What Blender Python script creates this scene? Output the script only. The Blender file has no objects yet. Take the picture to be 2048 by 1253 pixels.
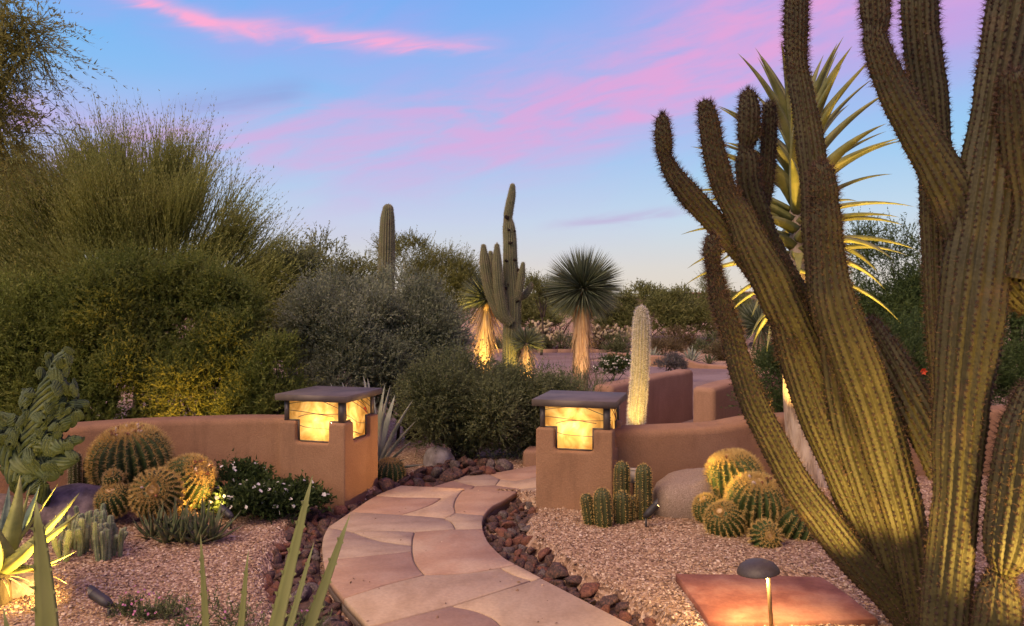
import bpy, bmesh, math, random
import numpy as np
from mathutils import Vector, Matrix

# ------------------------------------------------------------------ camera, sky, sun, exposure
scene = bpy.context.scene
COL = scene.collection
F = 1500.0            # focal length in pixels of the 2048 px wide photograph
CX, HY, H = 1024.0, 610.0, 2.0   # principal column, horizon row, eye height

cam_d = bpy.data.cameras.new("camera")
cam_d.sensor_width = 36.0
cam_d.lens = 36.0 * F / 2048.0
cam_d.shift_y = -(626.5 - HY) / 2048.0
cam_d.clip_start = 0.05
cam_d.clip_end = 3000
cam_d.dof.use_dof = True
cam_d.dof.focus_distance = 7.6
cam_d.dof.aperture_fstop = 9.0
cam = bpy.data.objects.new("camera", cam_d)
cam.location = (0, 0, H)
cam.rotation_euler = (math.radians(90), 0, 0)
COL.objects.link(cam)
scene.camera = cam

SUN_ELEV, SUN_ROT = math.radians(46), math.radians(226)   # afterglow behind the camera
vs = scene.view_settings
vs.view_transform = 'Standard'
vs.look = 'None'
vs.gamma = 1.0
vs.use_curve_mapping = False
vs.exposure = 0.22
scene.cycles.use_denoising = True
scene.cycles.max_bounces = 7
scene.cycles.diffuse_bounces = 3
scene.cycles.glossy_bounces = 2
scene.cycles.transmission_bounces = 4
scene.cycles.transparent_max_bounces = 8
scene.cycles.sample_clamp_indirect = 4.0
scene.cycles.caustics_reflective = False
scene.cycles.caustics_refractive = False


class S:
    """tiny wrapper that turns arithmetic into Math nodes"""
    def __init__(s, nt, v):
        s.nt, s.v = nt, v

    def _m(s, op, *a, clamp=False):
        n = s.nt.nodes.new('ShaderNodeMath')
        n.operation = op
        n.use_clamp = clamp
        for i, x in enumerate((s,) + a):
            x = x.v if isinstance(x, S) else x
            if isinstance(x, (int, float)):
                n.inputs[i].default_value = x
            else:
                s.nt.links.new(x, n.inputs[i])
        return S(s.nt, n.outputs[0])

    def __add__(s, o): return s._m('ADD', o)
    def __radd__(s, o): return s._m('ADD', o)
    def __sub__(s, o): return s._m('SUBTRACT', o)
    def __rsub__(s, o): return S(s.nt, o)._m('SUBTRACT', s)
    def __mul__(s, o): return s._m('MULTIPLY', o)
    def __rmul__(s, o): return s._m('MULTIPLY', o)
    def __truediv__(s, o): return s._m('DIVIDE', o)
    def __neg__(s): return s._m('MULTIPLY', -1.0)
    def f(s, op, *a, **k): return s._m(op, *a, **k)
    def clamp(s): return s._m('ADD', 0.0, clamp=True)

    def smooth(s, a, b):
        n = s.nt.nodes.new('ShaderNodeMapRange')
        n.interpolation_type = 'SMOOTHSTEP'
        s.nt.links.new(s.v, n.inputs[0])
        n.inputs[1].default_value, n.inputs[2].default_value = a, b
        return S(s.nt, n.outputs[0])


def ramp(nt, fac, stops, interp='LINEAR'):
    n = nt.nodes.new('ShaderNodeValToRGB')
    n.color_ramp.interpolation = interp
    e = n.color_ramp.elements
    while len(e) < len(stops):
        e.new(0.5)
    for el, (p, c) in zip(e, stops):
        el.position = p
        el.color = (*c, 1)
    nt.links.new(fac.v if isinstance(fac, S) else fac, n.inputs[0])
    return n.outputs[0]


def mixc(nt, fac, a, b, blend='MIX'):
    n = nt.nodes.new('ShaderNodeMix')
    n.data_type = 'RGBA'
    n.blend_type = blend
    for idx, x in ((0, fac), (6, a), (7, b)):
        x = x.v if isinstance(x, S) else x
        if isinstance(x, (int, float)):
            n.inputs[idx].default_value = x
        elif isinstance(x, tuple):
            n.inputs[idx].default_value = (*x, 1)
        else:
            nt.links.new(x, n.inputs[idx])
    return n.outputs[2]


def lin(r, g, b):
    def c(v):
        v /= 255.0
        return v / 12.92 if v <= 0.04045 else ((v + 0.055) / 1.055) ** 2.4
    return (c(r), c(g), c(b))


def build_world():
    w = bpy.data.worlds.new("World")
    scene.world = w
    w.use_nodes = True
    nt = w.node_tree
    nt.nodes.clear()
    out = nt.nodes.new('ShaderNodeOutputWorld')
    bg = nt.nodes.new('ShaderNodeBackground')
    nt.links.new(bg.outputs[0], out.inputs[0])
    tc = nt.nodes.new('ShaderNodeTexCoord')
    sep = nt.nodes.new('ShaderNodeSeparateXYZ')
    nt.links.new(tc.outputs['Generated'], sep.inputs[0])
    x, y, z = (S(nt, sep.outputs[i]) for i in range(3))
    el = z.f('ARCSINE')
    az = x.f('ARCTAN2', y)
    base = ramp(nt, (el / 1.5708).clamp(), [
        (0.0, lin(224, 210, 192)), (0.030, lin(216, 212, 206)), (0.070, lin(192, 213, 230)),
        (0.120, lin(150, 203, 238)), (0.175, lin(120, 189, 240)), (0.24, lin(110, 174, 239)),
        (0.5, lin(92, 124, 205)), (1.0, lin(78, 104, 180))])

    def noise(sx, sy, skew, scale, detail, seed, dist=0.6, rough=0.55):
        c = nt.nodes.new('ShaderNodeCombineXYZ')
        for i, v in enumerate((az * sx, (el - az * skew) * sy)):
            nt.links.new(v.v, c.inputs[i])
        c.inputs[2].default_value = seed
        n = nt.nodes.new('ShaderNodeTexNoise')
        n.inputs['Scale'].default_value = scale
        n.inputs['Detail'].default_value = detail
        n.inputs['Roughness'].default_value = rough
        n.inputs['Distortion'].default_value = dist
        nt.links.new(c.outputs[0], n.inputs['Vector'])
        return S(nt, n.outputs[0])
    n1 = noise(2.4, 9.0, 0.22, 2.2, 7, 1.3, 1.2, 0.52)
    n2 = noise(5.0, 26.0, 0.16, 2.0, 6, 7.7, 1.0, 0.52)
    n3 = noise(1.3, 4.5, 0.25, 1.6, 5, 4.1, 0.8)
    ac = az.f('MAXIMUM', -0.9).f('MINIMUM', 0.8)
    ec = ac * 0.22 + ac * ac * 0.27 + 0.236
    wid = (ac + 0.42) * 0.055 + 0.048
    wob = (n3 - 0.5) * 0.10
    d1 = (el - ec + wob) / wid
    m1 = (-(d1 * d1)).f('EXPONENT')
    pink = (m1 * (n1 * 1.9 + n2 * 1.0 - 0.82)).clamp().smooth(0.0, 1.0)
    veil = ((-(d1 * d1) * 0.28).f('EXPONENT') * (n3 * 1.3 - 0.16)).clamp() * 0.72
    # thin bright streak high on the left
    e2 = (-ac - 0.37).f('MAXIMUM', 0.0) * 0.22 + 0.333 + (n3 - 0.5) * 0.05
    d2 = (el - e2 + (n2 - 0.5) * 0.02) / 0.0100
    m2 = (-(d2 * d2)).f('EXPONENT') * az.smooth(0.02, -0.10)
    streak = (m2 * (n2 * 2.4 + n1 * 1.2 - 1.1)).clamp()
    veil2 = ((-(d2 * d2) * 0.05).f('EXPONENT') * az.smooth(0.1, -0.2) * (n1 - 0.15)).clamp() * 0.7
    # grey-violet streak, small low streaks
    d3 = (el - az * 0.24 - 0.335 + (n2 - 0.5) * 0.02) / 0.014
    dark = ((-(d3 * d3)).f('EXPONENT') * az.smooth(-0.46, -0.40) * az.smooth(-0.24, -0.30) * n2 * 1.3).clamp()
    d4 = (el - az * 0.10 - 0.099 + (n2 - 0.5) * 0.02) / 0.007
    low = ((-(d4 * d4)).f('EXPONENT') * az.smooth(0.02, 0.1) * az.smooth(0.26, 0.18) * n2 * 1.1).clamp()
    # the same kind of cloud goes on above and beside the frame
    more = (n1 * 1.3 + n3 - 0.95).clamp() * el.smooth(0.40, 0.60) * 0.8
    col = mixc(nt, veil, base, lin(204, 158, 222))
    veil3 = (az.smooth(0.05, 0.5) * el.smooth(0.20, 0.33) * (n3 * 0.9 + 0.2)).clamp() * 0.9
    col = mixc(nt, veil3, col, lin(206, 150, 216))
    col = mixc(nt, veil2, col, lin(190, 150, 226))
    col = mixc(nt, pink * (az.smooth(-0.25, 0.35) * 0.32 + 0.52), col, lin(232, 158, 210))
    col = mixc(nt, streak * 0.95, col, lin(250, 168, 208))
    col = mixc(nt, dark * 0.45, col, lin(134, 128, 190))
    col = mixc(nt, low * 0.8, col, lin(186, 158, 204))
    col = mixc(nt, more, col, lin(222, 150, 210))
    sky = nt.nodes.new('ShaderNodeTexSky')
    sky.sky_type = 'NISHITA'
    sky.sun_disc = False
    sky.sun_elevation = math.radians(3)
    sky.sun_rotation = SUN_ROT
    n = nt.nodes.new('ShaderNodeVectorMath')
    n.operation = 'SCALE'
    n.inputs[3].default_value = 0.005
    nt.links.new(sky.outputs[0], n.inputs[0])
    col = mixc(nt, 1.0, col, n.outputs[0], 'ADD')
    nt.links.new(col, bg.inputs[0])
    bg.inputs[1].default_value = 0.90


build_world()
sun_d = bpy.data.lights.new("sun", 'SUN')
sun_d.energy = 3.6
sun_d.angle = math.radians(50)
sun_d.color = (1.0, 0.69, 0.42)
sun = bpy.data.objects.new("sun", sun_d)
# light travels from (sin rot, cos rot) side of the sky
sd = Vector((math.sin(SUN_ROT) * math.cos(SUN_ELEV), math.cos(SUN_ROT) * math.cos(SUN_ELEV), math.sin(SUN_ELEV)))
sun.rotation_euler = sd.to_track_quat('Z', 'Y').to_euler()
sun.location = (0, -5, 12)
COL.objects.link(sun)

# ------------------------------------------------------------------ helpers
R = np.random.default_rng(11)
rnd = random.Random(5)


def P(px, py, Y):
    """point of the place seen at a photo pixel, Y metres ahead"""
    return np.array([(px - CX) / F * Y, Y, H - (py - HY) / F * Y])


def G(px, py, z=0.0):
    """point of the horizontal plane z seen at a photo pixel"""
    Y = (H - z) * F / (py - HY)
    return np.array([(px - CX) / F * Y, Y, z])


def unit(v):
    v = np.asarray(v, float)
    return v / np.maximum(np.linalg.norm(v, axis=-1, keepdims=True), 1e-9)


def cr(pts, n):
    """Catmull-Rom through the rows of pts, n steps per span"""
    p = np.asarray(pts, float)
    q = np.vstack([2 * p[0] - p[1], p, 2 * p[-1] - p[-2]])
    out = []
    for i in range(1, len(q) - 2):
        t = np.linspace(0, 1, n, endpoint=False)[:, None]
        a, b, c, d = q[i - 1], q[i], q[i + 1], q[i + 2]
        out.append(0.5 * (2 * b + (c - a) * t + (2 * a - 5 * b + 4 * c - d) * t ** 2 + (3 * b - a - 3 * c + d) * t ** 3))
    out.append(p[-1:])
    return np.vstack(out)


def npmesh(name, v, faces, tone=None, smooth=False):
    """mesh from numpy arrays; faces = list of (n,k) index arrays"""
    me = bpy.data.meshes.new(name)
    v = np.asarray(v, np.float32)
    faces = [np.asarray(f, np.int32) for f in (faces if isinstance(faces, list) else [faces]) if len(f)]
    me.vertices.add(len(v))
    me.vertices.foreach_set('co', v.ravel())
    loops = np.concatenate([f.ravel() for f in faces])
    sizes = np.concatenate([np.full(len(f), f.shape[1], np.int32) for f in faces])
    starts = np.concatenate([[0], np.cumsum(sizes)[:-1]]).astype(np.int32)
    me.loops.add(len(loops))
    me.loops.foreach_set('vertex_index', loops)
    me.polygons.add(len(sizes))
    me.polygons.foreach_set('loop_start', starts)
    me.polygons.foreach_set('loop_total', sizes)
    if smooth:
        me.polygons.foreach_set('use_smooth', np.ones(len(sizes), bool))
    if tone is not None:
        a = me.attributes.new('tone', 'FLOAT', 'POINT')
        a.data.foreach_set('value', np.asarray(tone, np.float32))
    me.update(calc_edges=True)
    return me


WL = {}      # world location of every object made here (no parent is ever rotated)


def put(o, parent=None, loc=(0, 0, 0)):
    loc = Vector(loc)
    COL.objects.link(o)
    WL[o.name] = loc
    if parent is not None:
        o.parent = parent
        o.location = loc - WL[parent.name]
    else:
        o.location = loc
    return o


def obj(name, me, material, parent=None, loc=(0, 0, 0)):
    if material and not me.materials:
        me.materials.append(material)
    return put(bpy.data.objects.new(name, me), parent, loc)


def thing(name, loc, label, cat, group=None):
    o = bpy.data.objects.new(name, None)
    o.empty_display_size = 0.1
    put(o, None, loc)
    return tag(o, label, cat, group)


def tag(o, label=None, cat=None, group=None, kind=None):
    for k, x in (('label', label), ('category', cat), ('group', group), ('kind', kind)):
        if x:
            o[k] = x
    return o


def centred(name, v, faces, mat_, label, cat, group=None, tone=None, smooth=False):
    """a thing that is one mesh, its origin at its base"""
    v = np.asarray(v, float)
    c = np.array([v[:, 0].mean(), v[:, 1].mean(), v[:, 2].min()])
    return tag(obj(name, npmesh(name, v - c, faces, tone, smooth), mat_, None, c), label, cat, group)


class MB:
    """collects shapes into one mesh"""
    def __init__(s):
        s.v, s.f, s.n = [], {}, 0

    def add(s, v, *faces):
        v = np.asarray(v, float)
        for f in faces:
            f = np.asarray(f, int)
            if len(f):
                s.f.setdefault(f.shape[1], []).append(f + s.n)
        s.v.append(v)
        s.n += len(v)
        return s

    def box(s, a, b):
        (x0, y0, z0), (x1, y1, z1) = a, b
        v = [(x, y, z) for z in (z0, z1) for y in (y0, y1) for x in (x0, x1)]
        return s.add(v, [(0, 2, 3, 1), (4, 5, 7, 6), (0, 1, 5, 4), (2, 6, 7, 3), (0, 4, 6, 2), (1, 3, 7, 5)])

    def tube(s, pts, rad, k=6):
        v, f = tube_vf(pts, rad, k)
        return s.add(v, *f)

    def xf(s, M):
        M = np.array(M)
        s.v = [np.c_[v, np.ones(len(v))] @ M.T[:, :3] for v in s.v]
        return s

    def data(s):
        return np.vstack(s.v), [np.vstack(f) for f in s.f.values()]

    def mesh(s, name, smooth=False):
        v, f = s.data()
        return npmesh(name, v, f, None, smooth)


def frames(p):
    """parallel-transport frames along a polyline"""
    p = np.asarray(p, float)
    t = unit(np.gradient(p, axis=0))
    ref = np.array([1.0, 0, 0]) if abs(t[0][0]) < 0.8 else np.array([0, 1.0, 0])
    n = unit(np.cross(t[0], ref))
    N = [n]
    for i in range(1, len(p)):
        n = n - t[i] * np.dot(n, t[i])
        n = unit(n)
        N.append(n)
    N = np.array(N)
    return t, N, np.cross(t, N)


def tube_vf(pts, rad, k=6, cap=True):
    p = np.asarray(pts, float)
    rad = np.broadcast_to(np.asarray(rad, float), (len(p),))
    t, n, b = frames(p)
    th = np.arange(k) * 2 * math.pi / k
    ring = n[:, None] * np.cos(th)[None, :, None] + b[:, None] * np.sin(th)[None, :, None]
    v = (p[:, None] + ring * rad[:, None, None]).reshape(-1, 3)
    i = np.arange(len(p) - 1)[:, None] * k
    j = np.arange(k)[None]
    j2 = (j + 1) % k
    f = np.stack([i + j, i + j2, i + k + j2, i + k + j], -1).reshape(-1, 4)
    out = [f]
    if cap:
        out.append(np.array([np.arange(k)[::-1]]))
        out.append(np.array([np.arange(k) + (len(p) - 1) * k]))
    return v, out


class Wave:
    """cheap smooth 3-D noise, about -1..1"""
    def __init__(s, seed, scale, n=14):
        g = np.random.default_rng(seed)
        s.k = g.normal(size=(n, 3)) * scale
        s.ph = g.random(n) * 6.28
        s.n = n

    def __call__(s, p):
        return np.sin(np.asarray(p) @ s.k.T + s.ph).sum(-1) / math.sqrt(s.n / 2) * 0.7


# ------------------------------------------------------------------ materials
def mat(name, cols, scale=6.0, rough=0.85, bump=0.25, bscale=60.0, tone=0.0, spec=0.25, detail=5,
        transl=0.0, metallic=0.0, stretch=None, contrast=(0.3, 0.7), bdist=0.01, grain=0.0, gscale=70.0, stain=0.0):
    m = bpy.data.materials.new(name)
    m.use_nodes = True
    nt = m.node_tree
    b = nt.nodes['Principled BSDF']
    tc = nt.nodes.new('ShaderNodeTexCoord')
    src = tc.outputs['Object']
    if stretch:
        mp = nt.nodes.new('ShaderNodeMapping')
        mp.inputs['Scale'].default_value = stretch
        nt.links.new(src, mp.inputs[0])
        src = mp.outputs[0]
    n = nt.nodes.new('ShaderNodeTexNoise')
    n.inputs['Scale'].default_value = scale
    n.inputs['Detail'].default_value = detail
    n.inputs['Roughness'].default_value = 0.6
    nt.links.new(src, n.inputs['Vector'])
    fac = S(nt, n.outputs[0]).smooth(*contrast)
    if tone:
        a = nt.nodes.new('ShaderNodeAttribute')
        a.attribute_name = 'tone'
        fac = (fac * (1 - tone) + S(nt, a.outputs['Fac']) * tone).clamp()
    c = ramp(nt, fac, [(i / max(1, len(cols) - 1), col) for i, col in enumerate(cols)])
    if grain:
        ng = nt.nodes.new('ShaderNodeTexNoise')
        ng.inputs['Scale'].default_value = gscale
        ng.inputs['Detail'].default_value = 3
        nt.links.new(tc.outputs['Object'], ng.inputs['Vector'])
        gv = S(nt, ng.outputs[0]).smooth(0.3, 0.7) * (2 * grain) + (1 - grain)
        cc = nt.nodes.new('ShaderNodeCombineColor')
        for q in range(3):
            nt.links.new(gv.v, cc.inputs[q])
        c = mixc(nt, 1.0, c, cc.outputs[0], 'MULTIPLY')
    if stain:
        mp2 = nt.nodes.new('ShaderNodeMapping')
        mp2.inputs['Scale'].default_value = (3.5, 3.5, 0.7)
        nt.links.new(tc.outputs['Object'], mp2.inputs[0])
        ns = nt.nodes.new('ShaderNodeTexNoise')
        ns.inputs['Scale'].default_value = 1.6
        ns.inputs['Detail'].default_value = 7
        ns.inputs['Roughness'].default_value = 0.65
        nt.links.new(mp2.outputs[0], ns.inputs['Vector'])
        c = mixc(nt, S(nt, ns.outputs[0]).smooth(0.48, 0.78) * stain, c, (0.15, 0.085, 0.05))
    nt.links.new(c, b.inputs['Base Color'])
    b.inputs['Roughness'].default_value = rough
    b.inputs['Specular IOR Level'].default_value = spec
    b.inputs['Metallic'].default_value = metallic
    if bump:
        n2 = nt.nodes.new('ShaderNodeTexNoise')
        n2.inputs['Scale'].default_value = bscale
        n2.inputs['Detail'].default_value = 4
        nt.links.new(src, n2.inputs['Vector'])
        bp = nt.nodes.new('ShaderNodeBump')
        bp.inputs['Strength'].default_value = bump
        bp.inputs['Distance'].default_value = bdist
        nt.links.new(n2.outputs[0], bp.inputs['Height'])
        nt.links.new(bp.outputs[0], b.inputs['Normal'])
    if transl:
        t = nt.nodes.new('ShaderNodeBsdfTranslucent')
        nt.links.new(c, t.inputs[0])
        mx = nt.nodes.new('ShaderNodeMixShader')
        mx.inputs[0].default_value = transl
        nt.links.new(b.outputs[0], mx.inputs[1])
        nt.links.new(t.outputs[0], mx.inputs[2])
        nt.links.new(mx.outputs[0], nt.nodes['Material Output'].inputs[0])
    return m


def mat_gravel():
    m = mat('gravel_ground', [(0.20, 0.13, 0.10), (0.40, 0.28, 0.215), (0.52, 0.40, 0.32)], scale=3)
    nt = m.node_tree
    b = nt.nodes['Principled BSDF']
    tc = nt.nodes.new('ShaderNodeTexCoord')
    vo = nt.nodes.new('ShaderNodeTexVoronoi')
    vo.inputs['Scale'].default_value = 48
    nt.links.new(tc.outputs['Object'], vo.inputs['Vector'])
    sp = nt.nodes.new('ShaderNodeSeparateColor')
    nt.links.new(vo.outputs['Color'], sp.inputs[0])
    c = ramp(nt, sp.outputs[0], [(0, (0.10, 0.055, 0.032)), (0.3, (0.245, 0.145, 0.085)), (0.6, (0.335, 0.21, 0.13)),
                                 (0.85, (0.43, 0.29, 0.19)), (1, (0.56, 0.43, 0.31))])
    nt.links.new(c, b.inputs['Base Color'])
    bp = nt.nodes.new('ShaderNodeBump')
    bp.inputs['Strength'].default_value = 0.9
    bp.inputs['Distance'].default_value = 0.012
    nt.links.new((1.0 - S(nt, vo.outputs['Distance'])).v, bp.inputs['Height'])
    nt.links.new(bp.outputs[0], b.inputs['Normal'])
    return m


def mat_pavers():
    m = mat('driveway_pavers', [(0.20, 0.14, 0.12), (0.30, 0.22, 0.19)], scale=2, bump=0.1)
    nt = m.node_tree
    b = nt.nodes['Principled BSDF']
    tc = nt.nodes.new('ShaderNodeTexCoord')
    mp = nt.nodes.new('ShaderNodeMapping')
    mp.inputs['Rotation'].default_value = (0, 0, 0.5)
    nt.links.new(tc.outputs['Object'], mp.inputs[0])
    br = nt.nodes.new('ShaderNodeTexBrick')
    br.inputs['Scale'].default_value = 1.0
    br.inputs['Brick Width'].default_value = 0.24
    br.inputs['Row Height'].default_value = 0.12
    br.inputs['Mortar Size'].default_value = 0.008
    br.inputs['Color1'].default_value = (0.275, 0.178, 0.13, 1)
    br.inputs['Color2'].default_value = (0.215, 0.137, 0.10, 1)
    br.inputs['Mortar'].default_value = (0.12, 0.09, 0.08, 1)
    nt.links.new(mp.outputs[0], br.inputs['Vector'])
    n = nt.nodes.new('ShaderNodeTexNoise')
    n.inputs['Scale'].default_value = 0.6
    nt.links.new(tc.outputs['Object'], n.inputs['Vector'])
    c = mixc(nt, S(nt, n.outputs[0]).smooth(0.35, 0.7) * 0.35, br.outputs['Color'], (0.36, 0.28, 0.25))
    nt.links.new(c, b.inputs['Base Color'])
    return m


def mat_cactus(name, cols, rough=0.6):
    m = mat(name, cols, scale=5, rough=rough, bump=0.35, bscale=70, spec=0.3, detail=7, tone=0.45, grain=0.18, gscale=60)
    nt = m.node_tree
    b = nt.nodes['Principled BSDF']
    src = b.inputs['Base Color'].links[0].from_socket
    tc = nt.nodes.new('ShaderNodeTexCoord')
    n = nt.nodes.new('ShaderNodeTexNoise')           # corky brown scars
    n.inputs['Scale'].default_value = 3.2
    n.inputs['Detail'].default_value = 8
    n.inputs['Roughness'].default_value = 0.7
    nt.links.new(tc.outputs['Object'], n.inputs['Vector'])
    nt.links.new(mixc(nt, S(nt, n.outputs[0]).smooth(0.56, 0.70) * 0.6, src, (0.085, 0.052, 0.028)), b.inputs['Base Color'])
    return m


M = {}
M['gravel'] = mat_gravel()
M['pebble'] = mat('pebble', [(0.12, 0.068, 0.042), (0.27, 0.168, 0.102), (0.355, 0.232, 0.15), (0.455, 0.32, 0.22), (0.64, 0.515, 0.39)],
                  scale=40, tone=0.9, bump=0, rough=0.8)
M['pavers'] = mat_pavers()
M['soil'] = mat('soil', [(0.06, 0.035, 0.025), (0.14, 0.085, 0.06)], scale=9, bump=0.6, bscale=70)
M['stucco'] = mat('stucco', [(0.245, 0.135, 0.075), (0.305, 0.174, 0.10)], scale=1.6, rough=0.92, bump=0.5, bscale=55, spec=0.15, bdist=0.012, grain=0.10, gscale=90, stain=0.6, detail=8)
M['stucco_pale'] = mat('stucco_pale', [(0.255, 0.148, 0.095), (0.315, 0.185, 0.122)], scale=1.6, rough=0.92, bump=0.5, bscale=55, spec=0.15, bdist=0.012, grain=0.10, gscale=90, stain=0.4, detail=8)
M['metal'] = mat('bronze_metal', [(0.075, 0.06, 0.052), (0.12, 0.098, 0.085)], scale=7, rough=0.5, bump=0.08, metallic=0.35, spec=0.5)
M['cap'] = mat('cap_metal', [(0.075, 0.057, 0.046), (0.13, 0.10, 0.08)], scale=4, rough=0.55, bump=0.12, bscale=25, metallic=0.0, spec=0.4)
M['fixture'] = mat('fixture_black', [(0.025, 0.022, 0.022), (0.05, 0.043, 0.04)], scale=9, rough=0.5, bump=0.05, spec=0.5)
M['grout'] = mat('grout', [(0.14, 0.105, 0.09), (0.20, 0.155, 0.13)], scale=12, bump=0.4, bscale=120)
M['flag_grey'] = mat('flagstone_grey', [(0.27, 0.19, 0.13), (0.35, 0.255, 0.18), (0.39, 0.29, 0.205)], scale=2.6, bump=0.32, bscale=11, grain=0.07, gscale=45, detail=9, bdist=0.010, stretch=(1, 2.2, 1), rough=0.75, contrast=(0.25, 0.75))
M['flag_cream'] = mat('flagstone_cream', [(0.35, 0.24, 0.15), (0.43, 0.305, 0.20), (0.46, 0.335, 0.225)], scale=2.6, bump=0.32, bscale=11, grain=0.07, gscale=45, detail=9, bdist=0.010, stretch=(1.8, 1, 1), rough=0.75, contrast=(0.25, 0.75))
M['flag_pink'] = mat('flagstone_pink', [(0.305, 0.185, 0.12), (0.36, 0.225, 0.15), (0.40, 0.27, 0.185)], scale=2.4, bump=0.32, bscale=11, grain=0.07, gscale=45, detail=9, bdist=0.010, stretch=(1, 1.8, 1), rough=0.75, contrast=(0.25, 0.75))
M['flag_red'] = mat('flagstone_red', [(0.20, 0.068, 0.04), (0.31, 0.12, 0.07), (0.40, 0.19, 0.115)], scale=3.5, bump=0.6, bscale=14, rough=0.7, grain=0.07, gscale=45, detail=9, bdist=0.010)
M['rock'] = mat('border_rock', [(0.026, 0.017, 0.015), (0.06, 0.035, 0.029), (0.105, 0.057, 0.042), (0.18, 0.084, 0.054)], scale=7, rough=0.75, bump=0.6, bscale=35, spec=0.35)
M['rock_red'] = mat('border_rock_red', [(0.075, 0.031, 0.021), (0.14, 0.054, 0.032), (0.22, 0.09, 0.053)], scale=7, rough=0.75, bump=0.6, bscale=35, spec=0.35)
M['rock_grey'] = mat('border_rock_grey', [(0.05, 0.037, 0.034), (0.10, 0.075, 0.066), (0.19, 0.145, 0.125)], scale=7, rough=0.75, bump=0.6, bscale=35, spec=0.35)
M['granite'] = mat('granite', [(0.15, 0.105, 0.08), (0.235, 0.17, 0.13), (0.34, 0.26, 0.205)], scale=110, rough=0.85, bump=0.35, bscale=120, detail=2, contrast=(0.2, 0.8), stain=0.35)
M['basalt'] = mat('dark_boulder', [(0.085, 0.062, 0.062), (0.16, 0.12, 0.12), (0.24, 0.18, 0.17)], scale=9, rough=0.85, bump=0.6, bscale=40, detail=8)
M['cactus'] = mat_cactus('torch_cactus_skin', [(0.025, 0.023, 0.009), (0.043, 0.038, 0.013), (0.068, 0.057, 0.019)])
M['saguaro'] = mat_cactus('saguaro_skin', [(0.085, 0.095, 0.045), (0.14, 0.145, 0.07), (0.17, 0.14, 0.085)])
M['barrel'] = mat_cactus('barrel_skin', [(0.026, 0.046, 0.011), (0.046, 0.074, 0.018), (0.07, 0.095, 0.028)])
M['column'] = mat_cactus('column_skin', [(0.030, 0.036, 0.011), (0.050, 0.056, 0.016), (0.072, 0.074, 0.024)])
M['crest'] = mat('crest_skin', [(0.028, 0.045, 0.022), (0.055, 0.08, 0.038), (0.115, 0.14, 0.072)], scale=7, rough=0.65, bump=0.3, bscale=40, tone=0.3)
M['euph'] = mat('euphorbia_skin', [(0.10, 0.135, 0.065), (0.18, 0.215, 0.11), (0.27, 0.29, 0.17)], scale=9, rough=0.7, bump=0.2, tone=0.3)
M['spine_brown'] = mat('spine_brown', [(0.035, 0.019, 0.013), (0.085, 0.047, 0.031), (0.17, 0.10, 0.066)], tone=0.9, bump=0, rough=0.6)
M['areole'] = mat('areole', [(0.018, 0.012, 0.01), (0.04, 0.025, 0.018)], bump=0, rough=0.9)
M['spine_gold'] = mat('spine_gold', [(0.42, 0.26, 0.07), (0.62, 0.42, 0.13), (0.76, 0.58, 0.24)], tone=0.9, bump=0, rough=0.55, transl=0.15)
M['spine_pale'] = mat('spine_pale', [(0.30, 0.24, 0.15), (0.50, 0.42, 0.28)], tone=0.9, bump=0, rough=0.6)
M['wool_gold'] = mat('wool_gold', [(0.42, 0.27, 0.12), (0.58, 0.42, 0.22)], scale=30, bump=0.8, bscale=80, rough=1)
M['dry_flower'] = mat('dry_flower', [(0.09, 0.035, 0.02), (0.24, 0.10, 0.05), (0.55, 0.46, 0.38)], tone=0.9, bump=0.2, rough=0.9)
M['white_hair'] = mat('white_hair', [(0.58, 0.52, 0.44), (0.72, 0.66, 0.57), (0.82, 0.78, 0.70)], tone=0.9, bump=0, rough=0.6, transl=0.2)
M['white_skin'] = mat('white_skin', [(0.20, 0.19, 0.12), (0.34, 0.31, 0.22)], scale=18, bump=0.5, rough=0.9)
M['aloe'] = mat('aloe_leaf', [(0.19, 0.21, 0.06), (0.28, 0.29, 0.08), (0.37, 0.37, 0.12)], scale=4, rough=0.5, bump=0.08, bscale=50, spec=0.4)
M['aloe_blue'] = mat('aloe_leaf_blue', [(0.05, 0.085, 0.06), (0.10, 0.145, 0.095), (0.15, 0.19, 0.12)], scale=4, rough=0.5, bump=0.08, spec=0.4)
M['agave_fore'] = mat('agave_leaf_green', [(0.11, 0.125, 0.038), (0.165, 0.18, 0.06), (0.23, 0.23, 0.09)], scale=3, rough=0.55, bump=0.12, bscale=60, spec=0.35, stretch=(0.4, 1, 1))
M['agave_grey'] = mat('agave_leaf_grey', [(0.17, 0.19, 0.14), (0.25, 0.27, 0.20), (0.36, 0.36, 0.28)], scale=4, rough=0.6, bump=0.1)
M['small_aloe'] = mat('small_aloe_leaf', [(0.045, 0.065, 0.025), (0.085, 0.105, 0.045), (0.16, 0.13, 0.075)], scale=4, rough=0.55, bump=0.1)
M['dry_leaf'] = mat('dry_leaf', [(0.30, 0.17, 0.08), (0.48, 0.31, 0.16), (0.56, 0.42, 0.25)], scale=5, rough=0.85, bump=0.2)
M['tree_aloe'] = mat('tree_aloe_leaf', [(0.09, 0.10, 0.036), (0.15, 0.155, 0.05), (0.22, 0.21, 0.072)], scale=4, rough=0.5, bump=0.08, spec=0.4)
M['bark_pale'] = mat('pale_bark', [(0.20, 0.14, 0.10), (0.42, 0.32, 0.235), (0.52, 0.42, 0.33)], scale=5, rough=0.9, bump=1.0, bscale=9, stretch=(3, 3, 0.55), bdist=0.04)
M['bark'] = mat('bark', [(0.04, 0.03, 0.02), (0.10, 0.075, 0.05)], scale=8, rough=0.95, bump=0.5, stretch=(2, 2, 0.5))
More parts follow.
